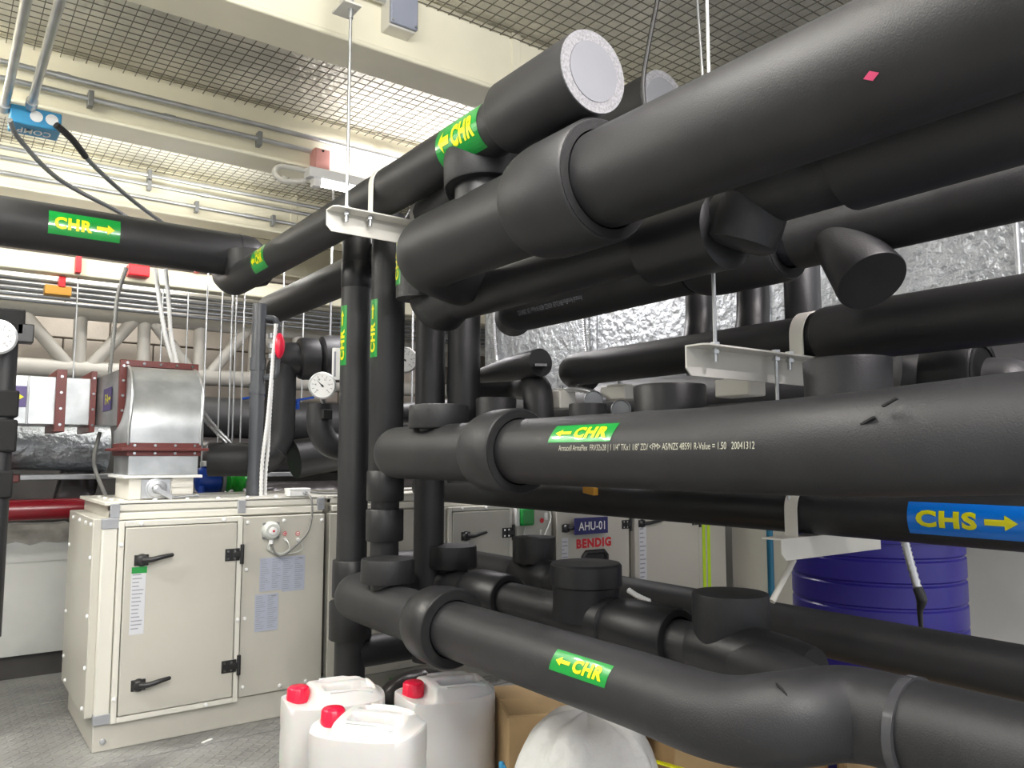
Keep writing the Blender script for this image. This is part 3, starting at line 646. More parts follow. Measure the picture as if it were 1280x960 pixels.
# foil wrapped duct behind the pipes
zf = at(600, 500, x=3.0).z
fd = thing('foil_duct', 'large duct wrapped in crinkled silver foil behind the pipes', 'duct', (3.0, 2.2, zf))
MB().box((3.0, .35, zf), (3.55, 4.45, zf+.92)).build('foil_wrap', foil, fd, bevel=.02)
for yy in (1.05, 2.15, 3.3): MB().box((2.993, yy, zf-.006), (3.556, yy+.06, zf+.926)).build('tape_band', foil, fd, bevel=.004)
for px in (728, 616): q = at(px, 420, x=2.97); o = MB().tube([q+V((0, 0, .6)), q+V((0, -.02, 0)), q+V((0, -.1, -.35))], .012, 10, smooth=True, corr=.006).build('flexible_conduit', flexm, origin=q); tag(o, 'flexible steel conduit hanging in front of the foil duct, %s' % ('right one beside the long pipe' if px > 700 else 'left one beside the riser'), 'conduit')

# ------------------------------------------------------------------ hangers
def nut(p, parent, r=.011, h=.01): MB().lathe(p, Z, [(0, r), (h, r)], 6).build('nut', steel, parent, smooth=False)
def rod(name_label, p, ztop, zbot, r=.005, group=None, m_=steel, name='threaded_rod'):
    o = MB().cyl((p.x, p.y, zbot), (p.x, p.y, ztop), r, 10).build(name, m_, origin=(p.x, p.y, ztop)); return tag(o, name_label, 'rod', group)
def bracket(label, p, l, ext=.06, hgt=.065, far=True):
    """angle iron: p = near left corner of the top leg, runs l along X; the hanging leg is on the far or the near edge"""
    t = thing('hanger_bracket', label, 'bracket', p); q = p+Y*(ext if far else -.005)
    MB().prism([p+X*.012, p+X*l, p+X*l+Y*ext, p+Y*ext, p+Y*.012], Z, .005).build('top_leg', cream_w, t, bevel=.001)
    MB().prism([q+Z*.005, q+X*l+Z*.005, q+X*l-Z*hgt, q+X*.018-Z*hgt, q-Z*(hgt-.018)], Y, .005).build('side_leg', cream_w, t, bevel=.001)
    return t
def bolt(t, p):
    g = MB().cyl(p-V((0, 0, .035)), p+V((0, 0, .012)), .006, 10).build('bolt', steel, t)
    for zz in (-.014, .006): MB().lathe(p+V((0, 0, zz)), Z, [(0, .012), (.009, .012)], 6).build('nut', steel, g, smooth=False)
# upper-left bracket on header
yk = 2.337; zk = 1.945
br = bracket('cream angle-iron hanger bracket under the high header pipe', V((at(413, 265, y=yk).x, yk-.03, zk)), .34)
p_r = at(433, 283, y=yk); p_r.z = zk; bolt(br, p_r); q_r = V((x1-r1_-.004, yk, zk)); bolt(br, q_r)
rod('long steel rod hanging from the beam channel to the cream bracket', p_r, 2.66, zk, .0055)
def saddle(label, x, y, z, R, w=.03, zb=None, m_=cream_w):
    t = thing('pipe_clamp', label, 'clamp', (x, y, z-R))
    prof = []
    pts = [V((x-math.sin(a)*(R+.002), 0, z+math.cos(a)*(R+.002))) for a in [PI*k/20-PI/2 for k in range(21)]]
    pts = [V((pts[0].x, 0, (zb if zb else z-R)))]+pts+[V((pts[-1].x, 0, (zb if zb else z-R)))]
    c = V((x, 0, z)); vs = []; fs = []
    for p in pts:
        o_ = (p-c); o_ = V((o_.x, 0, max(o_.z, 0))); o_ = o_.normalized() if o_.length > 0 else V((1, 0, 0))
        for yy, k in ((y-w/2, 0), (y+w/2, 0), (y+w/2, .004), (y-w/2, .004)): vs.append(V((p.x, yy, p.z))+o_*k)
    for i in range(len(pts)-1):
        for k in range(4): a = i*4+k; b = i*4+(k+1) % 4; fs.append((a, b, b+4, a+4))
    fs += [(3, 2, 1, 0), tuple(len(vs)-4+k for k in range(4))]
    MB().add(vs, fs).build('strap', m_, t)
    for sx in (-1, 1):
        p = V((x+sx*(R+.004), y, (zb if zb else z-R))); 
    return t
saddle('cream strap clamp over the high header pipe at the bracket', x1, yk, z1, r1_, .028, zk+.005)
# beam channel strut
cq = at(430, 50, y=2.50)
t = thing('strut_channel', 'cream steel channel with end plate fixed to the nearest beam', 'bracket', (cq.x, 2.5, 2.6))
MB().box((p_r.x-.02, 2.35, 2.64), (p_r.x+.02, 2.39, 2.93)).build('channel', cream_w, t, bevel=.003)
MB().box((p_r.x-.04, p_r.y-.035, 2.632), (p_r.x+.025, 2.40, 2.64)).build('end_plate', cream_w, t, bevel=.002)
MB().cyl((p_r.x, p_r.y, 2.60), (p_r.x, p_r.y, 2.68), .009, 10).build('nut_stack', steel, t)
# right upper bracket with C
pk = at(873, 432, x=1.78); pk2 = V((1.78, pk.y, zc-.083))
yb_ = ycl
zb2_ = 1.422
br2 = bracket('long cream angle-iron bracket under the clamp-held pipe with zinc rods', V((1.49, ycl-.03, zb2_)), .85, .06, .07)
for px, lbl in ((894, 'steel threaded rod dropping from above to the left end of the long bracket'), (971, 'green-tinted zinc rod between the two right-hand brackets')):
    pass
pA = at(894, 432, y=ycl); pA.z = zb2_; bolt(br2, pA); rod('steel threaded rod dropping from above to the left end of the long bracket', pA, 2.65, pA.z)
pB = at(970, 440, y=ycl); pB.z = zb2_; bolt(br2, pB); rod('zinc rod hanging from the long bracket down behind the eye-level pipe', pB, pB.z, 1.1)
pC_ = at(987, 450, y=ycl); pC_.z = zb2_; bolt(br2, pC_)
saddle('cream strap clamp over the pipe on the long bracket', xc, ycl, zc, .066, .042, zb2_+.005)
# lower right bracket with S
br3 = bracket('cream angle-iron bracket under the supply pipe beside the blue drum', V((xs_-.17, ysc-.03, zs-.077)), .5, .06, .055, False)
for px in (988, 1010, 1045, 1068): p = at(px, 676, y=ysc+.01); p.z = zs-.077; bolt(br3, p)
pD = at(988, 670, y=ysc+.01); rod('short zinc rod carrying the supply pipe bracket', V((pD.x, pD.y, 0)), 1.3, zs-.095, .006)
saddle('cream strap clamp over the supply pipe beside the blue drum', xs_, ysc, zs, .0715, .04, zs-.075)
o = MB().cyl(at(992, 700, y=ysc+.05), at(965, 752, y=ysc+.05), .009, 12).build('brace_rod', cream_w, origin=at(992, 700, y=ysc)); tag(o, 'cream slanting brace under the supply pipe bracket', 'rod')
# rods seen against the ceiling on the right
q = at(874, 60, z=2.6); o = MB().cyl(at(870, -20, y=q.y), at(880, 120, y=q.y), .006, 10).build('threaded_rod', steel, origin=q); tag(o, 'steel rod against the foil ceiling behind the thick pipe', 'rod')
o = MB().tube([at(826, -20, d=2.3), at(812, 50, d=2.3), at(804, 100, d=2.3), at(806, 135, d=2.3)], .007, 10, smooth=True).build('cable', black, origin=at(812, 50, d=2.3)); tag(o, 'black cable hanging from the ceiling beside the open pipe ends', 'cable')
q = at(1272, 310, x=2.95); o = MB().cyl(q+V((0, 0, .5)), q-V((0, 0, .2)), .01, 10).build('threaded_rod', steel_dull, origin=q); tag(o, 'grey rod in front of the foil duct at the right edge', 'rod')
# flexible conduit under C on the right
hose('flexible_conduit', 'bright corrugated conduit running along below the clamp-held pipe', 'conduit', [at(1036, 438, x=2.2), at(1080, 434, x=2.2), at(1150, 436, x=2.2), at(1220, 430, x=2.2), at(1300, 418, x=2.2)], .012)
hose('flexible_conduit', 'dim corrugated conduit passing under the long cream bracket', 'conduit', [at(860, 466, x=2.0), at(900, 467, x=2.0), at(950, 466, x=2.0), at(985, 462, x=2.0)], .01, steel_dull)
hose('flexible_conduit', 'arched corrugated conduit entering the cream valve actuator', 'conduit', [at(687, 522, x=1.95), at(690, 500, x=1.95), at(712, 487, x=1.95), at(740, 490, x=1.95), at(756, 500, x=1.95)], .012)
# actuators
def actuator(label, px, py, x, wx, wz):
    p = at(px, py, x=x); t = thing('valve_actuator', label, 'actuator', p)
    MB().box(p-V((.04, wx/2, wz/2)), p+V((.04, wx/2, wz/2))).build('body', cream_w, t, bevel=.006)
    MB().cyl(p+V((0, 0, wz/2)), p+V((0, 0, wz/2+.02)), .008, 10).build('stem', steel, t)
    MB().box(p-V((.03, wx*.3, -wz/2)), p+V((.03, wx*.3, wz/2+.008))).build('lid', cream_w, t, bevel=.003)
    return t
actuator('cream valve actuator box below the arched conduit', 702, 500, 1.95, .08, .07)
actuator('cream valve actuator between two round valve caps', 775, 492, 2.02, .13, .05)
actuator('cream valve actuator box left of the zinc rod', 925, 485, 1.98, .13, .055)
for i, (px, py) in enumerate(((742, 500), (776, 512))):
    p = at(px, py, x=1.9); dd = camdir(p); t = thing('dial_gauge', ('round dial behind the arched conduit', 'round glass dial beside the dark valve jacket')[i], 'gauge', p)
    MB().lathe(p, dd, [(0, .035), (.015, .035), (.018, .032), (.012, .03), (.012, 0)], 24).build('case', steel_dull, t)
# boards far right
for i, px in enumerate((1232, 1275)):
    p = at(px, 448, x=3.2 if False else 2.9); o = MB().obox(p, (.005, 0, 0), (0, .03, 0), (0, 0, .04)).cyl(p-V((0, 0, .12)), p, .008, 8).build('tag_plate', white, origin=p); tag(o, ('small white tag plate behind the rear pipe elbow', 'small white tag plate at the right edge')[i], 'sign')
o = MB().box(at(1245, 440, x=2.7)-V((.03, .06, .3)), at(1245, 440, x=2.7)+V((.03, .02, .05))).build('steel_post', steel_dull, origin=at(1245, 480, x=2.7), bevel=.003); tag(o, 'grey steel post behind the rear pipe elbow', 'post')

# ------------------------------------------------------------------ air handling unit
YF = 3.545
def fx(px, py=700): return at(px, py, y=YF).x
def fz(px, py): return at(px, py, y=YF).z
def ahu_section(label, x0, x1, first=False):
    t = thing('air_handling_unit', label, 'air handling unit', (x0, YF, 0))
    MB().box((x0+.03, YF+.05, .13), (x1, 4.26, .955)).build('casing', ahu_m, t, bevel=.004)
    MB().box((x0+.0, YF+.012, 0), (x1, 4.24, .115)).build('base_frame', ahu_m, t, bevel=.004)
    MB().box((x0+.03, YF+.03, .895), (x1, YF+.07, .925)).build('top_rail', ahu_l, t, bevel=.006)
    MB().box((x0+.03, YF+.04, .93), (x1, YF+.09, .968)).build('top_rail', ahu_l, t, bevel=.006)
    MB().box((x0+.01, YF+.02, .115), (x1, YF+.06, .135)).build('bottom_rail', ahu_l, t, bevel=.003)
    MB().box((x0+.01, YF+.04, .955), (x1, 4.27, .97)).build('top_sheet', ahu_l, t, bevel=.003)
    return t
def panel(t, x0, x1, name='access_panel', z0=.118, z1=.888):
    o = MB().box((x0, YF, z0), (x1, YF+.045, z1)).build(name, ahu_m, t, bevel=.004); return o
def caps(parent, pts, d=-Y, r=.0085):
    for p in pts: MB().lathe(p, d, [(0, r), (.004, r), (.007, r*.7), (.008, 0)], 12).build('screw_cap', white, parent)
def door_frame(t, x0, x1, z0, z1):
    f = MB()
    for lo, hi in (((x0, YF-.012, z0), (x0+.022, YF+.04, z1)), ((x1-.022, YF-.012, z0), (x1, YF+.04, z1)), ((x0+.022, YF-.012, z1-.022), (x1-.022, YF+.04, z1)), ((x0+.022, YF-.012, z0), (x1-.022, YF+.04, z0+.022))): f.box(lo, hi)
    return f.build('door_frame', ahu_l, t, bevel=.003)
def handle(parent, x, z, l=.11, drop=.0):
    o = MB().lathe((x, YF-.008, z), -Y, [(0, .026), (.016, .025), (.028, .018), (.03, 0)], 24)
    o.box((x-.028, YF-.022, z-.022), (x+.026, YF-.008, z+.022))
    h = o.build('handle', black, parent, bevel=.003)
    MB().tube([(x, YF-.035, z+.002), (x+.03, YF-.045, z+.002), (x+l*.6, YF-.05, z+.01), (x+l, YF-.045, z+.016)], [.012, .011, .010, .008], 12, smooth=True, round1=True).build('lever', black, h)
    return h
def hinge(parent, x, z):
    o = MB().box((x-.062, YF-.02, z-.026), (x, YF-.008, z+.026)).box((x-.03, YF-.026, z-.012), (x+.012, YF-.012, z+.012)).cyl((x+.01, YF-.02, z-.042), (x+.01, YF-.02, z+.042), .0085, 12).build('hinge', black, parent, bevel=.002)
    for dx in (-.05, -.022):
        for dz in (-.016, .016): MB().cyl((x+dx, YF-.02, z+dz), (x+dx, YF-.0225, z+dz), .0055, 10).build('screw', chrome, o)
    return o
def sheet(parent, x0, x1, z0, z1, m_=paper, rows=14, cols=2, name='data_sheet', logo=False):
    o = MB().box((x0, YF-.0025, z0), (x1, YF-.001, z1)).build(name, m_, parent, smooth=False); g = MB(); rnd = random.Random(int(x0*1000))
    for c in range(cols):
        cx0 = x0+(x1-x0)*(c+.08)/cols; cw = (x1-x0)/cols*.84
        for r in range(rows):
            z = z1-(z1-z0)*(r+1.2)/(rows+1.6); h_ = (z1-z0)/(rows+2)*.28
            l = cw*rnd.uniform(.35, 1); g.box((cx0, YF-.0032, z), (cx0+l, YF-.0024, z+h_))
    if logo: g.box((x1-(x1-x0)*.3, YF-.0033, z1-.014), (x1-.01, YF-.0024, z1-.007))
    g.build('printed_lines', ink_g, o, smooth=False, fix=False); return o
xA, xB_, xC2, xD2 = .56, 1.50, 2.59, 4.38
U1 = ahu_section('nearest cream air handling unit section with hinged door and data sheets', xA, xB_)
# left end side
MB().box((xA-.03, YF+.03, .13), (xA+.03, 4.26, .905)).build('end_panel', ahu_m, U1, bevel=.004)
MB().box((xA+.0, YF+.0, .13), (xA+.055, YF+.04, .90)).build('corner_post', ahu_l, U1, bevel=.006)
for zz in (.885, .125): MB().box((xA-.002, YF-.004, zz-.02), (xA+.06, YF+.04, zz+.02)).build('corner_bracket', grey_pl, U1, bevel=.003)
for x_ in (xA+.03, 1.10, 1.47): MB().box((x_, YF+.025, .905), (x_+.035, YF+.06, .962)).build('corner_bracket', grey_pl, U1, bevel=.003)
caps(U1, [(xA-.03, yy, .88) for yy in (3.62, 3.75, 3.92, 4.12)]+[(xA-.03, yy, .16) for yy in (3.62, 4.12)]+[(xA-.03, 3.60, zz) for zz in (.75, .52, .32)]+[(xA-.03, 4.2, zz) for zz in (.75, .45, .25)], -X)
caps(U1, [(xA+.08+.13*k, YF+.09, .97) for k in range(7)]+[(xA+.06, 3.75+.15*k, .97) for k in range(3)], Z)
fr = door_frame(U1, .617, 1.112, .105, .893)
dr = MB().box((.642, YF-.016, .130), (1.087, YF+.03, .868)).build('door', ahu_m, U1, bevel=.005)
for q_ in ((240, 878), (272, 872)): MB().box((fx(*q_)-.008, YF+.009, fz(*q_)-.006), (fx(*q_)+.008, YF+.014, fz(*q_)+.006)).build('slot', foam_cut, U1)
MB().lathe((fx(129, 925), YF+.012, fz(130, 928)), -Y, [(0, .012), (.005, .012), (.007, .006), (.007, 0)], 12).build('bolt', steel, U1)
hz = [fz(190, 698), fz(180, 852)]
handle(dr, fx(176), hz[0]-.002); handle(dr, fx(172, 852), hz[1]-.006)
hinge(dr, 1.10, fz(288, 693)); hinge(dr, 1.10, fz(285, 832))
ls = sheet(dr, fx(164), fx(182), fz(170, 792), fz(170, 708), paper, 16, 1, 'instruction_label')
MB().box((fx(164), YF-.0035, fz(172, 716)), (fx(183), YF-.002, fz(172, 708))).build('green_header', green, ls)['label'] = 'green header strip'
for o_ in ls, : o_.location.y = -.016
caps(fr, [(.628, YF-.012, z) for z in (.80, .20)]+[(.70, YF-.012, .882), (1.03, YF-.012, .882), (.98, YF-.012, .116), (1.101, YF-.012, .45)])
pn_ = panel(U1, 1.118, 1.495)
caps(pn_, [(1.135, YF, z) for z in (.865, .66, .45, .16)]+[(1.30, YF, .865), (1.30, YF, .14), (1.48, YF, .86), (1.42, YF, .14)])
s1 = sheet(pn_, fx(325), fx(353), fz(340, 738), fz(335, 697), paper_b, 16, 2, logo=False)
s2 = sheet(pn_, fx(353)+.001, fx(381), fz(368, 738), fz(365, 695), paper_b, 16, 2, logo=True)
s3 = sheet(pn_, fx(320), fx(349), fz(335, 788), fz(335, 742), paper_b, 16, 2, logo=True)
# isolator / differential pressure switch
c = V((fx(338, 663), YF, fz(338, 663)))
sw = MB().lathe(c, -Y, [(0, .042), (.012, .042), (.03, .036), (.036, .03), (.036, .0)], 32).build('pressure_switch', lens, pn_)
MB().lathe(c-V((0, .03, 0)), -Y, [(0, .018), (.012, .017), (.014, 0)], 20).build('knob', white, sw)
MB().lathe(c-V((0, .044, 0)), -Y, [(0, .005), (.003, 0.005)], 10).build('red_dot', redlab, sw)
MB().cyl(c-V((0, .015, .04)), c-V((0, .015, .058)), .011, 12).build('cable_gland', white, sw)
for a in (PI/4, 3*PI/4, 5*PI/4, 7*PI/4): MB().cyl(c+V((.043*math.cos(a), -.002, .043*math.sin(a))), c+V((.043*math.cos(a), -.014, .043*math.sin(a))), .007, 10).build('screw', steel_dull, sw)
for px in (356, 372):
    q = V((fx(px, 667), YF-.001, fz(px, 667))); s_ = MB().lathe(q, -Y, [(0, .010), (.001, .010)], 20).build('port_sticker', redlab, pn_)
    MB().lathe(q, -Y, [(.0005, .0075), (.0016, .0075)], 16).build('white_centre', white, s_)
    if px == 356: MB().box(q-V((.006, .002, .002)), q+V((.006, .0, .002))).box(q-V((.002, .002, .006)), q+V((.002, .0, .006))).build('plus_mark', redlab, s_)
    else: MB().box(q-V((.006, .002, .002)), q+V((.006, .0, .002))).build('minus_mark', redlab, s_)
    q = q-V((0, 0, .024)); MB().cyl(q, q-V((0, .014, .003)), .007, 12).build('hose_port', white, pn_)
    cx_ = c-V((0, .02, .05))
    MB().tube([q-V((0, .012, 0)), q-V((-.012, .02, .02)), q-V((-.01, .02, .05)), cx_.lerp(q, .5)-V((0, 0, .06)), cx_-V((.008 if px == 356 else .014, 0, .03)), cx_-V((.006, -.005, 0))], .003, 8, smooth=True).build('clear_tube', lens, pn_)
jb = thing('junction_box', 'small white junction box on top of the nearest unit with grey cable', 'junction box', at(371, 622, y=YF+.06))
jc = at(372, 623, y=YF+.06); jc.z = max(jc.z, .99)
MB().box((jc.x-.05, YF+.03, .971), (jc.x+.05, YF+.10, 1.005)).build('body', white, jb, bevel=.004)
MB().box((jc.x-.051, YF+.028, .998), (jc.x+.051, YF+.102, 1.008)).build('lid', white, jb, bevel=.003)
MB().cyl((jc.x+.022, YF+.03, .985), (jc.x+.022, YF+.012, .985), .009, 12).build('cable_gland', grey_pl, jb)
o = MB().tube([(jc.x+.022, YF+.012, .985), (jc.x+.035, YF-.02, .96), (jc.x+.035, YF-.03, .88), (jc.x+.01, YF-.03, .80), (c.x+.06, YF-.03, c.z-.105), (c.x+.02, YF-.02, c.z-.10), (c.x, YF-.017, c.z-.055)], .0045, 10, smooth=True).build('cable', cableg, origin=(jc.x, YF, .9)); tag(o, 'grey cable from the white box looping to the pressure switch', 'cable')
o = MB().tube([(jc.x+.05, YF+.06, .99), (jc.x+.2, YF+.08, .978), (jc.x+.7, YF+.12, .985)], .006, 10, smooth=True).build('cable', cableg, origin=(jc.x, YF, .98)); tag(o, 'grey cable lying along the top of the units', 'cable')

U2 = ahu_section('second cream air handling unit section behind the risers', xB_+.012, xC2)
panel(U2, xB_+.02, 1.66); 
f2_ = door_frame(U2, 2.165, 2.575, .105, .893)
d2 = MB().box((2.19, YF-.016, .130), (2.55, YF+.03, .868)).build('door', ahu_m, U2, bevel=.005)
panel(U2, 1.67, 2.16)
handle(d2, fx(580, 672), fz(578, 670)); hinge(d2, 2.565, fz(625, 666))
sheet(d2, fx(574), fx(583), .35, fz(578, 678), paper, 10, 1, 'instruction_label').location.y = -.016
caps(f2_, [(2.175, YF-.012, .70), (2.175, YF-.012, .25), (2.25, YF-.012, .882), (2.4, YF-.012, .882), (2.3, YF-.012, .116)])
MB().box((fx(490), YF-.001, fz(500, 856)), (fx(500), YF+.01, fz(500, 846))).build('green_sticker', green, U2)
U3 = ahu_section('third cream air handling unit section with navy sign and red lettering', xC2+.012, xD2)
p3 = panel(U3, xC2+.02, fx(690))
gx = fx(654, 645); gz = fz(656, 645)
g_ = MB().box((gx-.045, YF-.05, gz-.05), (gx+.045, YF, gz+.045)).build('switch_box', green, p3, bevel=.012); g_['label'] = 'green transparent switch cover'
MB().box((gx-.07, YF-.03, gz-.05), (gx-.045, YF, gz+.05)).build('switch_side', white, g_, bevel=.003)
MB().tube([(gx, YF-.02, gz-.06), (gx-.01, YF-.03, gz-.12), (gx+.08, YF-.03, gz-.15), (gx+.11, YF-.02, gz-.08)], .004, 8, smooth=True).build('clear_tube', lens, p3)
MB().tube([(gx+.17, YF-.01, .86), (gx+.18, YF-.02, gz-.02), (gx+.12, YF-.02, gz-.14)], .004, 8, smooth=True).build('clear_tube', lens, p3)
q = V((gx+.13, YF-.001, gz-.03)); MB().lathe(q, -Y, [(0, .014), (.002, .014)], 18).build('port_sticker', redlab, p3)
MB().cyl(V((gx+.16, YF, .84)), V((gx+.16, YF, .80)), .012, 10).build('hose_port', white, p3)
d3 = MB().box((fx(694), YF-.014, .12), (fx(785), YF+.03, .885)).build('door', ahu_m, U3, bevel=.005)
handle(d3, fx(705, 660), fz(705, 660), .14); hinge(d3, fx(785), fz(783, 655))
fy = lambda px, py: at(px, py, y=YF-.07); sx0, sx1 = fy(719, 660).x, fy(760, 660).x; sz1, sz0 = fy(719, 648).z, fy(719, 669).z
sg = MB().box((sx0, YF-.07, sz0), (sx1, YF-.062, sz1)).build('unit_sign', navy, d3, bevel=.001); sg['label'] = 'navy sign with white lettering'
flat_text(sg, ((sx0+sx1)/2, YF-.0705, (sz0+sz1)/2), X, Z, 'AHU-01', (sx1-sx0)*.80, (sz1-sz0)*.52, white, .001, .01)
bz = fz(740, 678); flat_text(d3, ((fx(718, 678)+fx(762, 678))/2, YF-.0145, bz), X, Z, 'BENDIG', (sx1-sx0)*1.08, .055, redlab, .001, .055)['label'] = 'red block lettering'
sheet(d3, fx(700), fx(708), .40, fz(705, 672), paper, 12, 1, 'instruction_label').location.y = -.014
vx, vz = fx(741, 690), fz(741, 686)-.065
fvw = MB().tube([(vx-.09, YF-.02, vz-.16), (vx-.09, YF-.02, vz+.03), (vx-.07, YF-.02, vz+.05), (vx+.07, YF-.02, vz+.05), (vx+.09, YF-.02, vz+.03), (vx+.09, YF-.02, vz-.16)], .014, 10).build('viewing_window', black, d3)
MB().box((vx-.08, YF-.018, vz-.15), (vx+.08, YF-.012, vz+.04)).build('pane', foam_s, fvw)
d4 = MB().box((fx(792), YF-.014, .12), (fx(872), YF+.03, .885)).build('door', ahu_m, U3, bevel=.005)
handle(d4, fx(800, 654), fz(801, 654), .16); hinge(d4, fx(872), fz(868, 651)); hinge(d4, fx(872), .2)
sheet(d4, fx(797), fx(806), .38, .74, paper, 12, 1, 'instruction_label').location.y = -.014
panel(U3, fx(874), xD2-.01)
for px in (880, 886):
    x_ = fx(px); MB().box((x_-.014, YF-.004, .15), (x_+.014, YF-.001, .87)).build('reflective_strip', lime, U3)['label'] = 'lime reflective strip'

# ------------------------------------------------------------------ silver fresh air duct
DA = thing('metal_duct', 'galvanised duct along the left wall with maroon flanges and purple arrow label', 'duct', (-.5, 4.5, 1.31))
MB().box((-1.4, 4.5, 1.312), (.63, 4.85, 1.55)).build('straight_section', duct_m, DA, bevel=.004)
MB().box((at(33, 500, y=4.5).x, 4.494, 1.31), (at(36, 500, y=4.5).x, 4.5, 1.55)).build('standing_seam', steel_dull, DA, bevel=.002)
def flange_yz(t, x, y0, y1, z0, z1, w=.035, d=.03):
    m_ = MB(); m_.box((x-d/2, y0-w, z0-w), (x+d/2, y0+.002, z1+w)).box((x-d/2, y1-.002, z0-w), (x+d/2, y1+w, z1+w)).box((x-d/2, y0, z1-.002), (x+d/2, y1, z1+w)).box((x-d/2, y0, z0-w), (x+d/2, y1, z0+.002))
    f_ = m_.build('flange', maroon, t, bevel=.002)
    for k in range(4):
        zz = z0+(z1-z0)*k/3; MB().lathe((x, y0-w, zz), -Y, [(0, .007), (.006, .007)], 8).build('bolt', chrome, f_)
flange_yz(DA, at(75, 500, y=4.5).x, 4.5, 4.85, 1.312, 1.55, d=.045); flange_yz(DA, .635, 4.5, 4.85, 1.312, 1.55, d=.025)
p = at(15, 496, y=4.49); q = MB().box((p.x-.05, 4.494, p.z-.047), (p.x+.06, 4.498, p.z+.055)).build('arrow_sticker', purple, DA); q['label'] = 'purple sticker with yellow arrow'
ar = arrow_bm(.075, .04, False, 0); bm_obj(ar, 'arrow', yellow, q, lambda u, v: V((p.x+.012+u, 4.4925, p.z+.002+v)))
# transition
e0, e1 = at(148, 455, y=4.08), at(236, 462, y=4.08); ex0, ex1 = at(158, 500, y=4.05).x, at(240, 500, y=4.05).x
zt2, zb3 = at(160, 457, y=4.05).z, at(150, 532, y=4.08).z
rect = lambda a, b, c_, d_: [V(a), V(b), V(c_), V(d_)]
r0 = rect((.65, 4.5, 1.315), (.65, 4.85, 1.315), (.65, 4.85, 1.55), (.65, 4.5, 1.55))
r1 = rect((ex0, 4.09, zb3), (ex1, 4.09, zb3), (ex1, 4.09, zt2), (ex0, 4.09, zt2))
MB().loft([r0, r1]).build('transition_piece', duct_m, DA, smooth=False)
pa = r0[3].lerp(r1[3], .45); pb2 = r0[0].lerp(r1[0], .45); dirA = ((r1[3]-r0[3])).normalized(); cc = (pa+pb2)/2
nA = dirA.cross(Z); st = MB().obox(cc+nA*.004 if nA.y < 0 else cc-nA*.004, dirA*.055, V((0, 0, .055)), nA*.001).build('arrow_sticker', purple, DA)
flat_text(st, cc+(nA if nA.y < 0 else -nA)*.006, dirA, Z, 'FA', .05, .05, yellow, .0005, .02)
ar = arrow_bm(.03, .03, False, .04); off = (nA if nA.y < 0 else -nA)*.007; bm_obj(ar, 'arrow', yellow, st, lambda u, v: cc+dirA*u+Z*v+off)
fm = MB(); wd = .03
fm.box((ex0-wd, 4.065, zb3-wd), (ex0+.0, 4.095, zt2+wd)).box((ex1, 4.065, zb3-wd), (ex1+wd, 4.095, zt2+wd)).box((ex0, 4.065, zt2), (ex1, 4.095, zt2+wd)).box((ex0, 4.065, zb3-wd), (ex1, 4.095, zb3))
ff = fm.build('flange', maroon, DA, bevel=.002)
for k in range(5):
    MB().lathe((ex0-wd/2, 4.065, zb3+(zt2-zb3)*k/4), -Y, [(0, .007), (.006, .007)], 8).build('bolt', chrome, ff)
    MB().lathe((ex0+(ex1-ex0)*k/4, 4.065, zt2+wd/2), -Y, [(0, .007), (.006, .007)], 8).build('bolt', chrome, ff)
# elbow down
EL = thing('duct_elbow', 'curved galvanised duct elbow dropping onto the nearest unit', 'duct', ((ex0+ex1)/2, 3.85, .97))
ya, yb3 = 3.68, 4.02
zlow = at(200, 556, y=3.68).z
hx0, hx1 = at(160, 560, y=3.68).x+.0, at(250, 560, y=3.68).x
rings = []
N_ = 16; top_z = zt2-.005; Rr = .30
for i in range(N_+1):
    a = PI/2*i/N_
    # outer curve: from top (y=4.065, z=top) to front (y=ya, z=top-Rr); inner corner near (4.065, zb3)
    oy = 4.065-(4.065-ya)*math.sin(a); oz = (top_z-Rr)+Rr*math.cos(a)
    iy = 4.065-.03*math.sin(a); iz = zb3-.03+.03*math.cos(a)
    xa0 = ex0+(hx0-ex0)*i/N_; xa1 = ex1+(hx1-ex1)*i/N_
    rings.append([V((xa0, oy, oz)), V((xa1, oy, oz)), V((xa1, iy, iz)), V((xa0, iy, iz))])
rings.append([V((hx0, ya, zlow)), V((hx1, ya, zlow)), V((hx1, yb3, zlow)), V((hx0, yb3, zlow))])
MB().loft(rings).build('curved_body', duct_m, EL, ang=30)
for sx in (hx0, hx1):
    pts_ = [V(((r[0].x if sx == hx0 else r[1].x), r[0].y-.004, r[0].z)) for r in rings]
    MB().tube(pts_, .006, 8).build('edge_seam', steel, EL)
def flange_xy(t, z, x0, x1, y0, y1, w=.03, d=.012):
    f_ = MB().box((x0-w, y0-w, z-d/2), (x1+w, y0, z+d/2)).box((x0-w, y1, z-d/2), (x1+w, y1+w, z+d/2)).box((x0-w, y0, z-d/2), (x0, y1, z+d/2)).box((x1, y0, z-d/2), (x1+w, y1, z+d/2)).box((x0-.004, y0-.004, z-.028), (x1+.004, y0, z+.028)).box((x0-.004, y0, z-.028), (x0, y1, z+.028)).build('flange', maroon, t, bevel=.0015)
    for k in range(4): MB().lathe((x0+(x1-x0)*(k+.3)/3.6, y0-.004, z+.017), -Y, [(0, .006), (.006, .006)], 8).build('bolt', chrome, f_)
    for k in range(4): MB().lathe((x0+(x1-x0)*(k+.3)/3.6, y0-.004, z-.017), -Y, [(0, .006), (.006, .006)], 8).build('bolt', chrome, f_)
flange_xy(EL, zlow-.02, hx0, hx1, ya, yb3)
zl2 = at(200, 594, y=3.68).z
MB().box((hx0+.004, ya+.004, zl2), (hx1-.004, yb3, zlow-.03)).build('neck', duct_m, EL, bevel=.003)
MB().box((hx0-.015, ya-.02, zl2-.012), (hx1+.01, yb3+.02, zl2)).build('collar_lip', white, EL, bevel=.002)
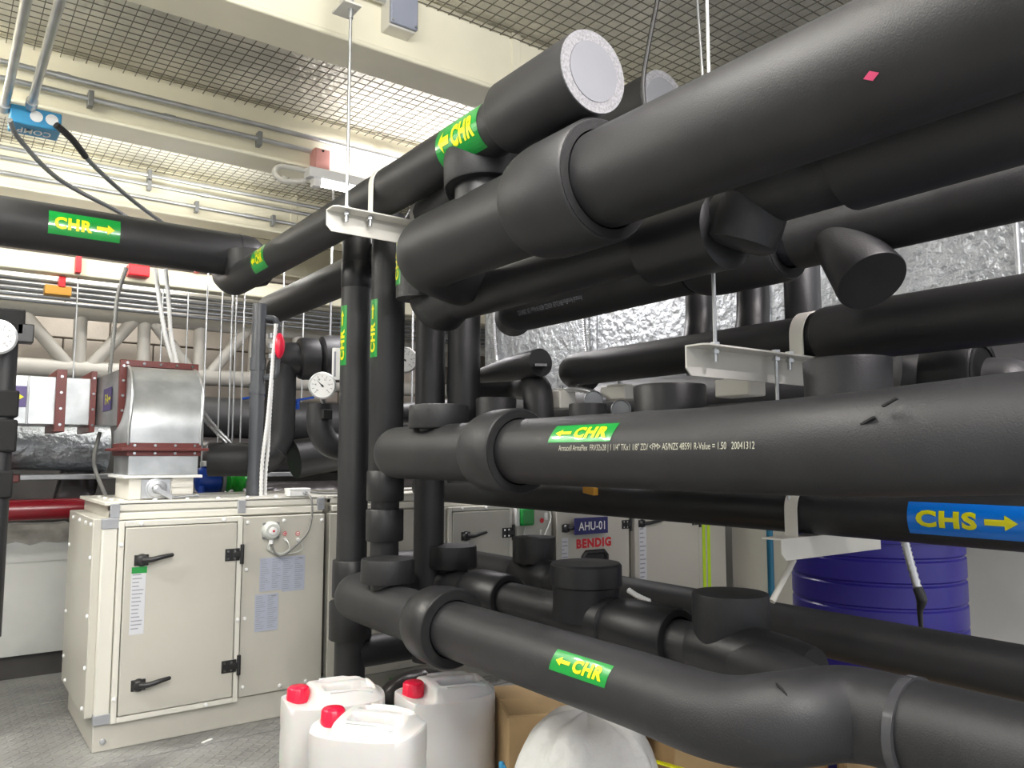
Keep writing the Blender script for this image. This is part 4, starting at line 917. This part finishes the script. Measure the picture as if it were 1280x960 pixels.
dmp = thing('volume_damper', 'silver and white volume damper box with crank on the unit top', 'damper', ((hx0+hx1)/2, 3.7, .97))
MB().box((hx0+.012, ya+.01, .971), (hx1-.02, yb3-.02, zl2-.013)).build('housing', cream_w, dmp, bevel=.003)
q0, q1 = at(177, 598, y=ya), at(213, 628, y=ya)
MB().box((q0.x, ya+.002, .975), (q1.x, ya+.012, zl2-.016)).build('quadrant_plate', steel, dmp, bevel=.002)
c_ = V(((q0.x+q1.x)/2, ya, (.975+zl2-.016)/2))
MB().lathe(c_, -Y, [(0, .045), (.004, .045), (.005, .038), (.008, .036), (.01, .02), (.02, .016), (.022, 0)], 28).build('hub', steel, dmp)
MB().obox(c_+V((.03, -.02, -.02)), V((.035, 0, -.022)), V((0, .004, 0)), V((.006, 0, .009))).build('crank_arm', steel, dmp, bevel=.002)
MB().cyl(c_+V((.06, -.02, -.04)), c_+V((.17, -.02, -.032)), .007, 10).build('link_rod', steel_dull, dmp)
for zz in (.99, 1.02, 1.05): MB().box((q1.x+.005, ya+.004, zz), (hx1-.03, ya+.012, zz+.018)).build('blade', cream_w, dmp, bevel=.002)

# ------------------------------------------------------------------ left background
o = MB().cyl((-1.6, 4.75, at(50, 637, y=4.75).z), (.75, 4.75, at(50, 637, y=4.75).z), .055, 28).build('sprinkler_pipe', redpaint, origin=(-1.6, 4.75, 1)); tag(o, 'glossy dark red pipe above the broken low wall', 'pipe')
FD2 = thing('foil_duct', 'foil-wrapped duct sagging under the galvanised duct on the left', 'duct', (.2, 5.0, 1.15))
MB().tube([(-1.4, 5.05, 1.22), (.2, 5.05, 1.22), (.8, 5.05, 1.2)], .13, 24).build('foil_wrap', foil, FD2)
o = MB().box((-1.4, 4.9, 1.02), (.37, 5.2, 1.06)).build('steel_rail', maroon, origin=(0, 5, 1.02), bevel=.005); tag(o, 'dark red steel rail below the foil duct on the left', 'rail')
o = MB().box((.37, 4.9, 1.03), (1.9, 5.2, 1.06)).build('cable_tray', steel_dull, origin=(1, 5, 1.03), bevel=.005); tag(o, 'grey steel cable tray behind the damper', 'tray')
o = MB().box((-.1, 5.25, .62), (.36, 5.45, 1.0)).build('equipment_cabinet', pvc, origin=(.1, 5.3, .6), bevel=.006); tag(o, 'dark grey equipment cabinet behind the red pipe', 'cabinet')
c_ = at(98, 600, y=5.1); o = MB().obox(c_, V((.10, 0, .0)), V((0, .05, 0)), V((.03, 0, .16))).build('wrapped_pipe', foil_d, origin=c_, bevel=.02); tag(o, 'slanted dark foil-wrapped pipe left of the damper', 'pipe')
o = MB().tube([at(125, 540, y=4.6), at(118, 570, y=4.6), at(120, 590, y=4.6), at(134, 624, y=4.5)], .01, 10, smooth=True).build('cable', cableg, origin=at(125, 560, y=4.6)); tag(o, 'grey cable dropping behind the unit left of the damper', 'cable')
o = MB().box((-1.6, 5.6, .0), (4.6, 5.75, 1.45)).build('void_backdrop', dark_conc); struct(o)  # added dark sheet standing in for the shaded void below the truss
for i, (zz, rr) in enumerate(((1.40, .14), (1.175, .11), (.92, .10))):
    o = MB().tube([(1.0, 5.15-i*.1, zz), (2.0, 5.1-i*.1, zz-.02), (3.3, 5.1-i*.1, zz)], rr, 24, smooth=True).build('wrapped_pipe', foil_d if i else foam, origin=(1, 5.1, zz))
    tag(o, ('thick dark pipe crossing behind the elbow duct', 'glossy black plastic-wrapped pipe behind the motor', 'lowest black wrapped pipe behind the motor')[i], 'pipe')
# hanging rods in the background
o = MB().box((-2.2, 4.38, 2.27), (1.35, 4.75, 2.31)).build('strut_rail', steel_dull, origin=(-2.2, 4.4, 2.27), bevel=.003); tag(o, 'flat steel strut tray above the left insulated pipe carrying the rods', 'rail')
rods = [(92, 5.36, 1.56, 'thin rod hanging in front of the truss above the galvanised duct'), (200, 5.36, 1.7, 'thin rod hanging just left of the white conduits over the elbow duct'), (232, 5.36, 1.6, 'thin rod dropping to the right corner of the elbow duct flange'),
  (256, 4.4, .0, 'rod standing tight along the right edge of the elbow duct'), (275, 4.6, .98, 'rod ending above the blue and green motor'), (288, 4.5, 1.02, 'left of the paired rods between elbow duct and grey pipe'), (293, 4.52, 1.02, 'right of the paired rods between elbow duct and grey pipe'),
  (303, 4.7, .98, 'rod closest to the left side of the grey plastic pipe'), (352, 4.6, 1.3, 'rod hanging behind the white corrugated conduits'), (378, 4.8, 1.5, 'rod hanging above the stepped foam valve assembly')]
for px, yy, zb2, lb_ in rods:
    p = at(px, 460, y=yy); rod(lb_, p, 2.27 if yy < 5 else at(0, 322, y=5.3).z-.05, zb2, .005)
for i, (px, yy) in enumerate(((413, 4.0), (531, 3.9), (516, 3.9))):
    p = at(px, 400, y=yy); rod(('steel rod with clip above the ribbed horizontal pipe', 'steel rod between the second and third risers, right one', 'steel rod between the second and third risers, left one')[i], p, 2.93, (1.5, 1.1, 1.1)[i], .006)
hose('flexible_conduit', 'pale flexible conduit hanging left of the elbow duct over the truss', 'conduit', [at(158, 335, y=4.4), at(147, 370, y=4.4), at(143, 410, y=4.4), at(137, 468, y=4.4)], .011, cableg)
hose('flexible_conduit', 'left of two white flexible conduits dropping behind the elbow duct', 'conduit', [at(194, 336, y=4.35), at(200, 380, y=4.35), at(208, 425, y=4.35), at(218, 458, y=4.35)], .013, white)
hose('flexible_conduit', 'right of two white flexible conduits dropping behind the elbow duct', 'conduit', [at(207, 336, y=4.3), at(211, 380, y=4.3), at(214, 420, y=4.3), at(222, 458, y=4.3)], .012, white)
hose('flexible_conduit', 'upper of two conduits slanting from elbow duct to grey plastic pipe', 'conduit', [at(246, 505, y=4.2), at(270, 535, y=4.1), at(290, 555, y=4.05), at(308, 578, y=4.0)], .011, steel)
hose('flexible_conduit', 'lower of two grey conduits slanting from the elbow duct to the grey pipe', 'conduit', [at(248, 517, y=4.2), at(270, 540, y=4.1), at(290, 562, y=4.05), at(308, 590, y=4.0)], .010, steel)
hose('flexible_conduit', 'left white corrugated conduit running down beside the grey plastic pipe', 'conduit', [at(345, 405, y=3.75), at(341, 450, y=3.75), at(335, 520, y=3.75), at(328, 575, y=3.75), at(326, 622, y=3.75)], .010, white)
hose('flexible_conduit', 'right white corrugated conduit running down beside the grey plastic pipe', 'conduit', [at(340, 470, y=3.8), at(337, 520, y=3.8), at(335, 560, y=3.8), at(332, 590, y=3.8), at(331, 622, y=3.8)], .010, white)

# PVC drain with red valve
p = at(321, 500, y=3.8); zt3 = at(320, 385, y=3.8).z
pv_ = thing('drain_pipe', 'dark grey plastic vent pipe with tee rising behind the nearest unit', 'pipe', (p.x, 3.8, .97))
MB().cyl((p.x, 3.8, .9), (p.x, 3.8, zt3+.02), .033, 24).build('pipe', pvc, pv_)
for py, l in ((455, .06), (486, .05), (610, .07)):
    zz = at(320, py, y=3.8).z; MB().lathe((p.x, 3.8, zz-l/2), Z, [(0, .033), (0, .038), (l, .038), (l, .033)], 24).build('socket', pvc, pv_)
hz_ = at(325, 397, y=3.8).z
MB().tube([(p.x, 3.8, hz_), (p.x+.07, 3.78, hz_), (p.x+.085, 3.78, hz_-.03), (p.x+.085, 3.78, at(332, 470, y=3.8).z), (p.x+.02, 3.78, at(320, 472, y=3.8).z)], .015, 14, fillet=.03).build('bypass_pipe', pvc, pv_)
vv = MB()
zv = at(333, 432, y=3.78).z
hd = thing('ball_valve', 'bright red valve handwheel on the grey bypass pipe', 'valve', (p.x+.085, 3.77, zv))
MB().lathe((p.x+.085, 3.765, zv), V((-.3, -1, 0)), [(0, .012), (.02, .012)], 14).build('stem', black, hd)
MB().sphere((p.x+.085, 3.745, zv), .055, 16, (.46, .38, 1.15)).build('handle', red, hd)
for dz in (-.05, .0, .05): MB().lathe((p.x+.055, 3.78, zv+dz-.012), Z, [(0, .014), (.024, .014)], 10).build('union_nut', steel_dull, hd, smooth=False)

# ribbed horizontal insulated pipe with gauges
hx = at(347, 448, y=4.0); 
HP = thing('insulated_pipe', 'stepped black foam valve assembly running horizontally behind the leftmost riser', 'pipe', hx)
d_ = V((1, -.12, .05)).normalized()
pr = [(0, .075), (.03, .085), (.10, .085), (.11, .105), (.13, .112), (.20, .112), (.21, .09), (.23, .12), (.27, .126), (.33, .126), (.34, .10), (.37, .098), (.38, .108), (.40, .108), (.41, .09), (.6, .09)]
MB().lathe(hx-d_*.0, d_, pr, 40).build('insulation', foam, HP)
MB().tube([hx+V((.05, 0, 0)), hx+V((.02, 0, -.06)), hx+V((.02, 0, -.42)), hx+V((-.05, 0, -.52)), hx+V((-.3, .1, -.52))], [.08, .078, .078, .085, .085], 32, fillet=.12).build('riser', foam, HP)
MB().tube([hx+V((.1, 0, -.52)), hx+V((.5, 0, -.45))], .10, 32).build('lower_branch', foam, HP)
MB().cyl(hx+d_*.36, hx+d_*.36+V((0, 0, .17)), .022, 14).build('thermowell', foam_s, HP)
for i, (px, py) in enumerate(((372, 500), (325, 495))):
    q = at(px, py, y=4.15); o = MB().obox(q, (.09, 0, .018), (0, .012, 0), (-.002, 0, .006)).cyl(q-V((0, 0, .05)), q, .012, 10).build('valve_lever', lever_b, origin=q, bevel=.003); tag(o, ('bright blue valve lever below the pressure gauge', 'bright blue valve lever behind the grey plastic pipe')[i], 'valve')
def gauge(label, p, R, d, pipe_from=None):
    t = thing('pressure_gauge', label, 'gauge', p); d = V(d).normalized()
    MB().lathe(p, d, [(0, R*.96), (.02, R*.96), (.022, R*1.06), (.032, R*1.06), (.034, R*.95), (.03, R*.93), (.03, 0)], 40).build('case', steel, t)
    fc = MB().lathe(p+d*.0305, d, [(0, R*.93), (.0006, R*.93), (.0006, 0)], 40).build('dial_face', white, t)
    a = Z.cross(d).normalized(); u = d.cross(a); c0 = p+d*.0325
    def pp(r_, an): return c0+(a*math.cos(an)+u*math.sin(an))*r_
    m_ = MB()
    for k in range(11):
        an = math.radians(225-27*k); v = (a*math.cos(an)+u*math.sin(an)); w_ = d.cross(v); m_.obox(c0+v*R*.72, v*R*.08, w_*R*.014, d*.0004)
    m_.build('scale_marks', ink, fc)
    for k in range(0, 11, 2):
        an = math.radians(225-27*k); flat_text(fc, pp(R*.52, an), a, u, str(k*2), R*.15, R*.13, ink, .0, .0, 'numeral')
    an = math.radians(135); v = (a*math.cos(an)+u*math.sin(an)); m_ = MB().prism([c0+v*R*.66+d*.002, c0+d.cross(v)*R*.05-v*R*.15+d*.002, c0-d.cross(v)*R*.05-v*R*.15+d*.002], d, .001)
    m_.lathe(c0, d, [(0, R*.08), (.004, R*.08)], 12).build('needle', black, t)
    return t
pg = at(404, 482, d=3.45); GS = MB().cyl(pg+fwd*.01, at(404, 512, y=3.46), .012, 12); gauge('white-faced pressure gauge left of the leftmost riser', pg, .056, camdir(pg)+V((-.15, 0, 0)))
pg2 = at(506, 450, d=3.7); gauge('white-faced pressure gauge half hidden between the risers', pg2, .058, camdir(pg2))
pg3 = at(-3, 421, d=2.9); gauge('white gauge cut off by the left edge of the photo', pg3, .06, camdir(pg3))
GP = pipe('curved black foam pipe under the pressure gauge left of the risers', [at(400, 505, y=3.45), at(400, 535, y=3.45), at(412, 555, y=3.45), at(440, 560, y=3.45), at(470, 550, y=3.45)], .058, smooth=True)
MB().obox(at(408, 518, y=3.38), (.022, 0, 0), (0, .02, 0), (0, 0, .022)).build('gauge_block', foam_cut, GP, bevel=.004)
GP2 = pipe('black foam pipe stub seen between the second and third risers', [at(480, 520, y=3.6), at(560, 512, y=3.55)], .055, fillet=0)
th = thing('thermometer', 'white industrial thermometer strip behind the leftmost riser', 'thermometer', at(421, 450, d=3.5)); q = at(421, 455, d=3.5)
MB().obox(q, rgt*.02, fwd*.01, Z*.072).build('case', white, th, bevel=.004); MB().obox(q-fwd*.011-rgt*.006, rgt*.004, fwd*.001, Z*.055).build('scale_tube', ink_g, th)
tag(GS.build('gauge_stem', steel_dull, origin=pg), 'short stem below the pressure gauge left of the leftmost riser', 'fitting')
# motor (blue and green) behind the unit
mo = thing('pump_motor', 'blue and green pump motor sitting behind the damper', 'motor', at(275, 622, y=4.4)); mq = at(256, 608, y=4.40); mq.z += .035
MB().lathe(mq-V((.05, 0, .0)), X, [(0, .03), (.01, .06), (.04, .072), (.10, .075), (.12, .07)], 30).build('motor_body', bmotor, mo)
MB().lathe(mq+V((.075, 0, 0)), X, [(0, .06), (0, .082), (.015, .082), (.015, .03)], 30).build('end_bell', grey_pl, mo)
MB().lathe(mq+V((.10, 0, -.01)), X, [(0, .045), (.02, .06), (.03, .045), (.05, .045), (.06, .062), (.09, .062), (.10, .04), (.13, .035)], 30).build('coupling_guard', gmotor, mo)
MB().box(mq+V((-.02, -.04, .07)), mq+V((.07, .04, .10))).build('terminal_box', white, mo, bevel=.006)
MB().cyl(mq+V((-.03, -.05, -.12)), mq+V((-.03, -.05, -.03)), .02, 12).build('foot', bmotor, mo)
hose('flexible_conduit', 'short pale conduit rising from the motor terminal box', 'conduit', [mq+V((.06, 0, .09)), mq+V((.12, 0, .12)), mq+V((.16, 0, .18))], .008, white)
# left-edge valve column
q = at(2, 520, d=2.95)
LC = pipe('dark foam pipe column cut off by the left edge below the gauge', [(q.x, q.y, .5), (q.x, q.y, 1.5), (q.x+.0, q.y, 1.70)], .04, fillet=0)
for py, hh, ww in ((402, .05, .055), (505, .05, .05), (545, .06, .05), (605, .05, .045)):
    zz = at(2, py, d=2.95).z; MB().box((q.x-ww, q.y-.05, zz-hh), (q.x+ww, q.y+.05, zz+hh)).build('foam_block', foam_cut, LC, bevel=.008)
zz = at(20, 415, d=2.95).z; MB().box((q.x+.03, q.y-.05, zz-.035), (q.x+.085, q.y+.02, zz+.035)).build('foam_block', foam_s, LC, bevel=.004)

# ------------------------------------------------------------------ blue drum, teal pipe, right panels
dc = at(1096, 735, d=3.05); dc = V((dc.x, dc.y, 0))
dr_ = thing('plastic_drum', 'large ribbed blue plastic drum behind the lower pipes', 'drum', dc)
Rd = .308; pf = [(0, Rd*.9), (.02, Rd*.97)]
for k in range(1, 10):
    z_ = .02+k*.086
    pf += [(z_-.030, Rd), (z_-.012, Rd), (z_-.006, Rd-.006), (z_, Rd-.006), (z_+.006, Rd)]
pf += [(.85, Rd), (.875, Rd*.97), (.88, Rd*.9)]
MB().lathe(dc, Z, pf, 64).build('shell', barrelm, dr_)
MB().lathe(dc+V((0, 0, .85)), Z, [(0, Rd), (0, Rd+.01), (.035, Rd+.01), (.04, Rd*.94), (.035, 0)], 64).build('lid', barrelm, dr_)
hose('flexible_conduit', 'steel corrugated conduit hanging down in front of the blue drum', 'conduit', [at(1131, 676, x=2.3), at(1137, 700, x=2.3), at(1147, 735, x=2.3)], .013)
o = MB().tube([at(1147, 735, x=2.3), at(1152, 750, x=2.3), at(1150, 765, x=2.3), at(1152, 790, x=2.3)], [.014, .015, .008, .006], 10, smooth=True).build('cable_end', black, origin=at(1147, 735, x=2.3)); tag(o, 'black taped cable end below the corrugated conduit on the drum', 'cable')
q = at(963, 700, x=2.5); o = MB().cyl((q.x, q.y, .0), (q.x, q.y, 1.35), .012, 14).build('water_pipe', teal, origin=(q.x, q.y, 0)); tag(o, 'thin teal vertical pipe left of the blue drum', 'pipe')
q = at(860, 600, x=5.1)
o = MB().box((4.5, 3.0, 0), (4.58, 3.6, .83)).build('partition_panel', ahu_m, origin=(4.5, 3.0, 0), bevel=.005); tag(o, 'beige partition panel at the far end of the units', 'panel')
o = MB().box((4.95, .2, 0), (5.15, 3.2, .86)).build('wall_low_right', wallr); struct(o)
MB().box((4.93, .2, .86), (5.18, 3.2, .90)).build('coping', dark_conc, o, bevel=.01)

# ------------------------------------------------------------------ jerrycans
def superring(a, b, z, s=1.0, n=64, e=3.1, f=None):
    out = []
    for k in range(n):
        t = 2*PI*k/n; c_, s_ = math.cos(t), math.sin(t)
        x = a*s*math.copysign(abs(c_)**(2/e), c_); y = b*s*math.copysign(abs(s_)**(2/e), s_)
        out.append((x, y, z if f is None else f(x, y)))
    return out
def jerrycan(label, loc, rot, first=None):
    if first: return dup(first, loc, label, rot)
    t = thing('jerrycan', label, 'jerrycan', (0, 0, 0), 'white jerrycans')
    a, b, h = .165, .125, .352
    sm = lambda e0, e1, x: (lambda k: k*k*(3-2*k))(max(0, min(1, (x-e0)/(e1-e0))))
    def top(x, y):
        edge = 1-sm(.66, 1.0, max(abs(x)/a, abs(y)/b, (abs(x/a)**4+abs(y/b)**4)**.25))
        z = h+.036*edge+.018*math.cos(min(1, abs(y)/b)*PI/2)
        # gripping pockets either side of the handle
        px_ = sm(-.045, -.02, x)*(1-sm(.105, .125, x)); v = abs(y)
        z -= .055*px_*sm(.014, .026, v)*(1-sm(.052, .072, v))
        # lowered corner for the screw cap
        z -= .045*(1-sm(-.095, -.065, x))*edge
        # notch at the rear
        z -= .01*sm(.13, .15, x)*edge
        return z
    rings = [[V(p) for p in superring(a, b, z, s)] for z, s in ((0, .90), (.006, .95), (.02, .985), (.05, 1), (.13, 1), (.15, .988), (.17, 1), (.25, 1), (.27, .99), (.29, 1), (.34, 1.0), (.36, .995))]
    for s in [.985, .97, .95, .93, .90]+[.90-.9*k/34 for k in range(1, 34)]+[.004]:
        zed = .0
        rings.append([V(p) for p in superring(a, b, 0, s, f=top)])
    MB().loft(rings).build('body', hdpe, t, ang=70)
    cc = V((-.115, 0, top(-.115, 0)-.004))
    MB().lathe(cc, Z, [(0, .030), (.012, .030), (.012, .034), (.018, .034)], 32).build('neck', hdpe, t)
    cp_ = MB()
    vs = []; n = 60
    prof = [(.012, .036), (.044, .034), (.050, .029), (.050, 0.0)]
    for (z, r) in prof:
        for k in range(n): rr = r*(1+(.03 if (k % 4) < 2 and r > .03 else 0)); vs.append(cc+V((rr*math.cos(2*PI*k/n), rr*math.sin(2*PI*k/n), z)))
    fs = [(i*n+k, i*n+(k+1) % n, (i+1)*n+(k+1) % n, (i+1)*n+k) for i in range(3) for k in range(n)]
    cp_.add(vs, fs); c_o = cp_.build('screw_cap', red, t, ang=50)
    MB().lathe(cc+V((0, 0, .004)), Z, [(0, .034), (0, .037), (.009, .037), (.009, .034)], 32).build('tamper_ring', red, c_o)
    # moulded double ridges beside the handle
    for yy in (-.085, .085): MB().tube([(-.03, yy, top(-.03, yy)+.001), (.05, yy, top(.05, yy)+.001), (.11, yy, top(.11, yy)+.001)], .004, 8).build('moulded_ridge', hdpe, t)
    t.location = loc; t.rotation_euler.z = rot; return t
def can_at(px, d_, ): p = at(px, 900, d=d_); return V((p.x, p.y, 0))
AZr = AZ-PI/2
j1c = jerrycan('white jerrycan with red cap standing rear left, nearest the unit door', can_at(416, 2.62), AZr+.45)
jerrycan('white jerrycan with red cap standing in front of the other two', can_at(461, 2.33), AZr-.25, j1c)
jerrycan('white jerrycan with red cap standing rear right beside the cardboard box', can_at(556, 2.68), AZr+.5, j1c)

# ------------------------------------------------------------------ boxes and bag
def carton(label, c, sx, sy, h, rz, hole=False):
    t = thing('cardboard_box', label, 'box', (c.x, c.y, 0)); M_ = Matrix.Rotation(rz, 3, 'Z'); c = V((c.x, c.y, 0))
    R_ = lambda x, y, z: c+M_@V((x, y, z))
    def ob(x0, x1, y0, y1, z0, z1, nm, m_): 
        o = MB().obox(R_((x0+x1)/2, (y0+y1)/2, (z0+z1)/2), M_@V(((x1-x0)/2, 0, 0)), M_@V((0, (y1-y0)/2, 0)), V((0, 0, (z1-z0)/2))).build(nm, m_, t, bevel=.003); return o
    for s_ in (-1, 1):
        ob(s_*sx/2-.003, s_*sx/2+.003, -sy/2, sy/2, 0, h, 'side_wall', card); ob(-sx/2, sx/2, s_*sy/2-.003, s_*sy/2+.003, 0, h, 'side_wall', card)
        ob(-sx/2, sx/2, min(0, s_*sy/2)+.0015, max(0, s_*sy/2)-.0015, h-.003, h+.003, 'top_flap', card)
    ob(-sx/2, sx/2, -sy/2, sy/2, 0, .005, 'bottom', card)
    ob(-.02, .02, -sy/2+.0, sy/2, h+.003, h+.0045, 'tape', card)
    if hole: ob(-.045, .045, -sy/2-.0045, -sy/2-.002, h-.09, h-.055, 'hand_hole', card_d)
    return t
b0 = at(700, 872, z=.33)
carton('cardboard box beside the jerrycans with a dark hand hole', V((b0.x, b0.y, 0)), .42, .34, .33, -.45, True)
b1 = at(905, 920, d=2.62)
carton('cardboard box partly under the bending lower pipe', V((b1.x+.02, b1.y, 0)), .50, .36, .29, AZr+.15)
b2 = at(1130, 950, d=2.3)
carton('cardboard box at the right below the hose clamp', V((b2.x+.05, b2.y-.02, 0)), .42, .36, .27, AZr-.3)
q0, q1 = at(820, 952, d=2.2), at(900, 975, d=2.2)
o = MB().obox((q0+q1)/2, (q1-q0)/2, V((0, 0, .002)), fwd*.008).build('packing_strap', yellow, origin=q0); tag(o, 'yellow packing strap lying on the box under the pipe', 'strap')
# plastic bag
bc = at(735, 950, d=2.2); bc = V((bc.x, bc.y, 0))
rnd = random.Random(4); m_ = MB(); rings = []; n = 72
for i in range(26):
    th_ = i/25; zz = .44*math.sin(th_*PI/2)**.9; rr = .225*math.cos(th_*PI/2)**.55
    ring_ = []
    for k in range(n):
        a = 2*PI*k/n; wob = 1+.035*math.sin(5*a+3*th_)+.02*math.sin(11*a-5*th_)+.012*math.sin(23*a+9*th_)
        ring_.append(bc+V((rr*wob*math.cos(a)*1.0, rr*wob*math.sin(a), max(zz+.01*math.sin(7*a+2*th_)*th_, 0.001))))
    rings.append(ring_)
o = MB().loft(rings).build('plastic_bag', bagm, origin=bc, ang=80); tag(o, 'translucent white plastic bag sagging between boxes under the labelled pipe', 'bag')
q = at(627, 955, d=2.35); o = MB().lathe(q-V((0, 0, .0)), V((-.5, -.8, .1)), [(0, .009), (.05, .009), (.05, .012), (.065, .012), (.065, .006), (.05, .006)], 16).build('blue_spout', cblue, origin=q); tag(o, 'small blue plastic tube end beside the plastic bag', 'tube')
MB()
q = at(500, 862, y=3.4); o = MB().sphere((q.x+.1, 3.42, .05), .1, 20, (1.9, .8, .9)).build('black_bundle', foil_d, origin=(q.x, 3.42, 0)); tag(o, 'black plastic bundle on the floor behind the jerrycans', 'bag')
q = at(259, 926, z=.003); o = MB().obox(q, (.022, .012, 0), (-.003, .005, 0), (0, 0, .002)).build('paper_scrap', white, origin=q); tag(o, 'small white scrap on the floor in front of the unit', 'scrap')
